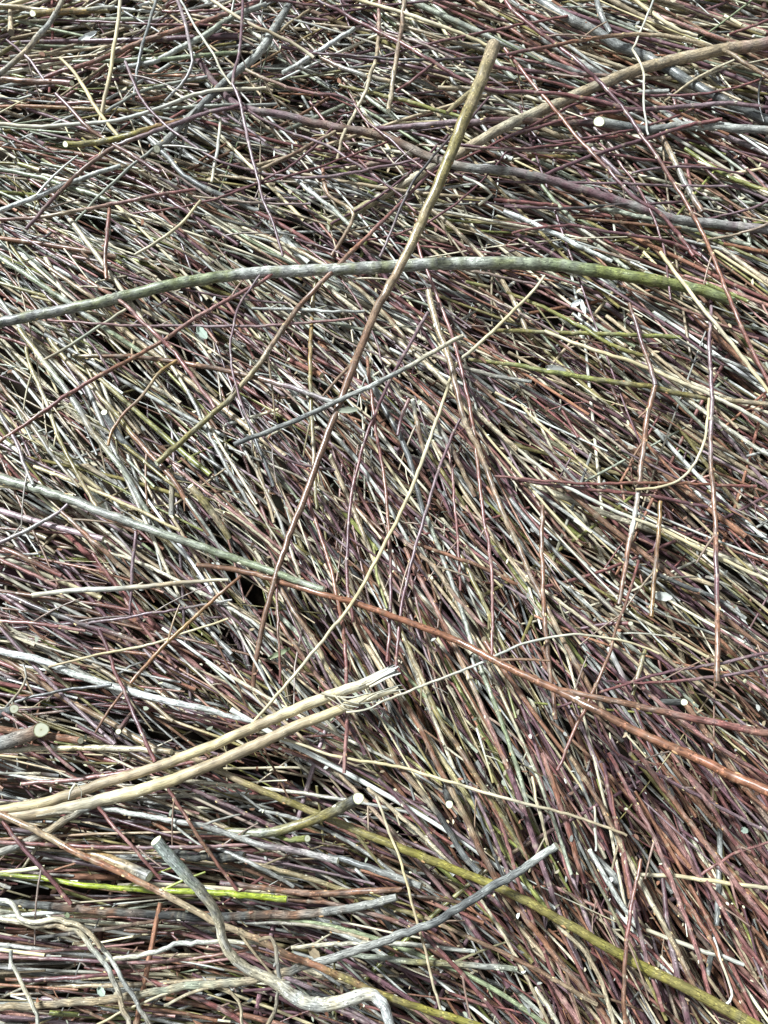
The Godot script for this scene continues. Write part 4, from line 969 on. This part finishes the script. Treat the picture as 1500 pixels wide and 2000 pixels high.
	o.set_meta("label", "tangled mass of thin dry twigs and rods that fills the heap")
	o.set_meta("category", "brushwood")
	o.set_meta("kind", "stuff")
	print("fill vertices ", bufs.smooth.v.size() + bufs.rough.v.size() + bufs.straw.v.size(), " triangles ", (bufs.smooth.i.size() + bufs.rough.i.size() + bufs.straw.i.size()) / 3)

# the uppermost ordinary twigs, each an object of its own
func top_twigs(count: int, arcs: int) -> void:
	var made := 0
	var tries := 0
	while made < count and tries < count * 6:
		tries += 1
		var arc := made < arcs                    # thin springy shoots lying loose on the far half
		var x := rng.randf_range(20.0, 1480.0)
		var y := rng.randf_range(20.0, 560.0 if arc else 1980.0)
		if not arc and hole_at(x, y) > 1.4: continue
		var lie := lie_at(x, y)
		var long := rng.randf_range(160.0, 420.0)
		var turn := rng.randfn(0.0, lie.y)
		if rng.randf() < 0.1: turn += rng.randf_range(-0.9, 0.9)
		var path := []
		var q := Vector2(x, y)
		var bend := rng.randfn(0.0, 0.0005)
		if arc:
			turn = rng.randf_range(-0.7, 0.5)
			bend = rng.randf_range(-0.0022, 0.0022)
			long = rng.randf_range(220.0, 480.0)
		for k in 5:
			path.append(q.x); path.append(q.y)
			var g := lie_at(q.x, q.y)
			var a := g.x + turn + bend * k * long * 0.25
			q += Vector2(cos(a), sin(a)) * long * 0.25
		var shades: Array = TONE_SETS[tone_at(x, y)]
		var tones: String = shades[rng.randi() % shades.size()] + " " + shades[rng.randi() % shades.size()]
		var w := clampf(rng.randfn(8.4, 1.6), 5.0, 12.5)
		if arc:
			tones = ["purple lilac", "lilac purple", "purple red", "red purple", "tan lilac"][rng.randi() % 5]
			w = rng.randf_range(4.6, 6.6)
		var label := describe(tones, w, smooth_path(path), "twig")
		if label == "": continue
		made += 1
		twig(tones, [w * rng.randf_range(0.75, 1.0), w, w * rng.randf_range(0.75, 1.0)], [rng.randf_range(-1.2, 0.4), rng.randf_range(0.1, 0.8) + (1.2 if arc else 0.0), rng.randf_range(-1.2, 0.4) + (0.6 if arc else 0.0)], path, label,
			{"node": rng.randf_range(55.0, 110.0), "skin": "rough" if rng.randf() < 0.2 else "smooth", "face0": 0.6 if rng.randf() < 0.3 else -1.0})

# bark crumbs, leaf scraps and chips caught among the twigs
func bark_crumbs(count: int) -> void:
	var b := Buf.new()
	for k in count:
		var x := rng.randf_range(-150.0, 1650.0)
		var y := rng.randf_range(-150.0, 2150.0)
		var p := at(x, y, rng.randf_range(-0.05, 0.006))
		var px := grid_size(p)
		var ln := px * rng.randf_range(2.0, 6.0)
		var wd := ln * rng.randf_range(0.25, 0.7)
		var up := Vector3(rng.randfn(0, 0.5), 1.0, rng.randfn(0, 0.5)).normalized()
		var ex := up.cross(Vector3(rng.randfn(), 0.2, rng.randfn())).normalized()
		var ez := ex.cross(up)
		var tone := lin(PAL[["tan", "cream", "grey", "brown", "brown", "pale", "sage", "rust"][rng.randi() % 8]], rng.randf_range(0.7, 1.3))
		var curl := wd * rng.randf_range(-0.5, 0.5)
		for side in 2:
			var f := b.v.size()
			var drop := up * (-0.0004 if side == 1 else 0.0)
			for q in 6:
				var u := (q % 3 - 1.0)
				var w := (q / 3) * 2.0 - 1.0
				b.v.append(p + ex * ln * u * (1.0 - 0.2 * w) + ez * wd * w * (1.0 if q % 3 == 1 else 0.55) + up * curl * (1.0 - absf(u)) + drop)
				b.n.append(up if side == 0 else -up)
				b.t.append(Vector2(u, w))
				b.c.append(tone)
			b.i.append_array([f, f + 1, f + 3, f + 1, f + 4, f + 3, f + 1, f + 2, f + 4, f + 2, f + 5, f + 4])
	var o := mesh_node("bark_crumbs", b, M.leaf, self)
	o.set_meta("label", "bark crumbs and leaf scraps caught among the twigs")
	o.set_meta("category", "litter")
	o.set_meta("kind", "stuff")

const FILL := 6600

func _ready() -> void:
	# camera
	cam = Camera3D.new()
	cam.name = "camera"
	cam.position = CAM_POS
	cam.rotation_degrees.x = CAM_PITCH
	cam.fov = 2.0 * rad_to_deg(atan(1000.0 / FOCAL))
	cam.near = 0.05
	cam.far = 200.0
	add_child(cam)
	cam.current = true
	cam_basis = cam.transform.basis
	# sky, exposure
	var we := WorldEnvironment.new()
	we.name = "world_environment"
	var e := Environment.new()
	e.background_mode = Environment.BG_SKY
	var sm := ProceduralSkyMaterial.new()
	sm.sky_top_color = Color(0.88, 0.91, 0.95)
	sm.sky_horizon_color = Color(0.68, 0.70, 0.72)
	sm.sky_curve = 0.25
	sm.ground_bottom_color = Color(0.10, 0.09, 0.08)
	sm.ground_horizon_color = Color(0.35, 0.35, 0.35)
	e.sky = Sky.new()
	e.sky.sky_material = sm
	e.background_energy_multiplier = 0.16
	e.tonemap_mode = Environment.TONE_MAPPER_LINEAR
	e.tonemap_exposure = 5.0
	e.sdfgi_enabled = true
	e.ssao_enabled = true
	e.ssil_enabled = true
	we.environment = e
	add_child(we)
	# the sun veiled by thin cloud, high and a little beyond the heap
	var sun := DirectionalLight3D.new()
	sun.name = "sun"
	sun.light_energy = 0.8
	sun.light_color = Color(0.955, 0.98, 1.0)
	sun.light_angular_distance = 9.0
	sun.shadow_enabled = true
	sun.rotation_degrees = Vector3(-50.0, -122.0, 0.0)
	add_child(sun)

	rng.seed = 20417
	bump.seed = 8
	bump.frequency = 1.3
	wob.seed = 3
	wob.frequency = 0.01
	M.smooth = bark("smooth", 11, 0.36, 0.03, 0.48)
	M.rough = bark("rough", 23, 0.78, 0.06, 0.3)
	M.straw = bark("straw", 37, 0.55, 0.02, 0.4)
	M.glossy = bark("smooth", 51, 0.30, 0.02, 0.5)
	M.cut = plain("cut_wood", Color.WHITE, 0.75, true)
	M.leaf = plain("dry_leaf", Color.WHITE, 0.8, true)
	M.bud = [plain("bud_cream", Color(0.72, 0.64, 0.46), 0.6), plain("bud_tan", Color(0.58, 0.45, 0.30), 0.6), plain("bud_brown", Color(0.42, 0.28, 0.20), 0.55), plain("bud_pale", Color(0.70, 0.68, 0.60), 0.6)]
	bud_mesh = make_bud()

	ground()
	brushwood()
	bark_crumbs(1800)
	large_rods()
	contorted_twigs()
	traced_twigs()
	dry_leaves()
	top_twigs(115, 32)
	print("sticks ", stick_count)

func ground() -> void:
	var g := MeshInstance3D.new()
	g.name = "ground"
	var b := Buf.new()
	var n := 90
	for i in n + 1:
		for j in n + 1:
			# fine near the heap, coarse to the horizon
			var fx := 2.0 * i / n - 1.0
			var fz := 2.0 * j / n - 1.0
			var x := signf(fx) * (2.0 * absf(fx) + 58.0 * pow(absf(fx), 8.0))
			var z := signf(fz) * (2.4 * absf(fz) + 58.0 * pow(absf(fz), 8.0))
			var y := ground_height(x, z) - 0.22 + 0.02 * wob.get_noise_2d(x * 900.0, z * 900.0)
			b.v.append(Vector3(x, y, z)); b.n.append(Vector3.UP); b.t.append(Vector2(x, z) * 2.0)
			var d := 0.5 + 0.5 * wob.get_noise_2d(x * 500.0, z * 500.0)
			b.c.append(Color(0.014 + 0.012 * d, 0.012 + 0.009 * d, 0.009 + 0.007 * d))
	for i in n:
		for j in n:
			var p := i * (n + 1) + j
			b.i.append_array([p, p + n + 1, p + 1, p + 1, p + n + 1, p + n + 2])
	var am := ArrayMesh.new()
	am.add_surface_from_arrays(Mesh.PRIMITIVE_TRIANGLES, b.arrays())
	M.soil = plain("soil", Color.WHITE, 1.0, true)
	M.soil.specular_mode = BaseMaterial3D.SPECULAR_DISABLED
	am.surface_set_material(0, M.soil)
	g.mesh = am
	add_child(g, true)
	g.set_meta("kind", "structure")
	g.set_meta("label", "dark bare soil beneath the heap of twigs")
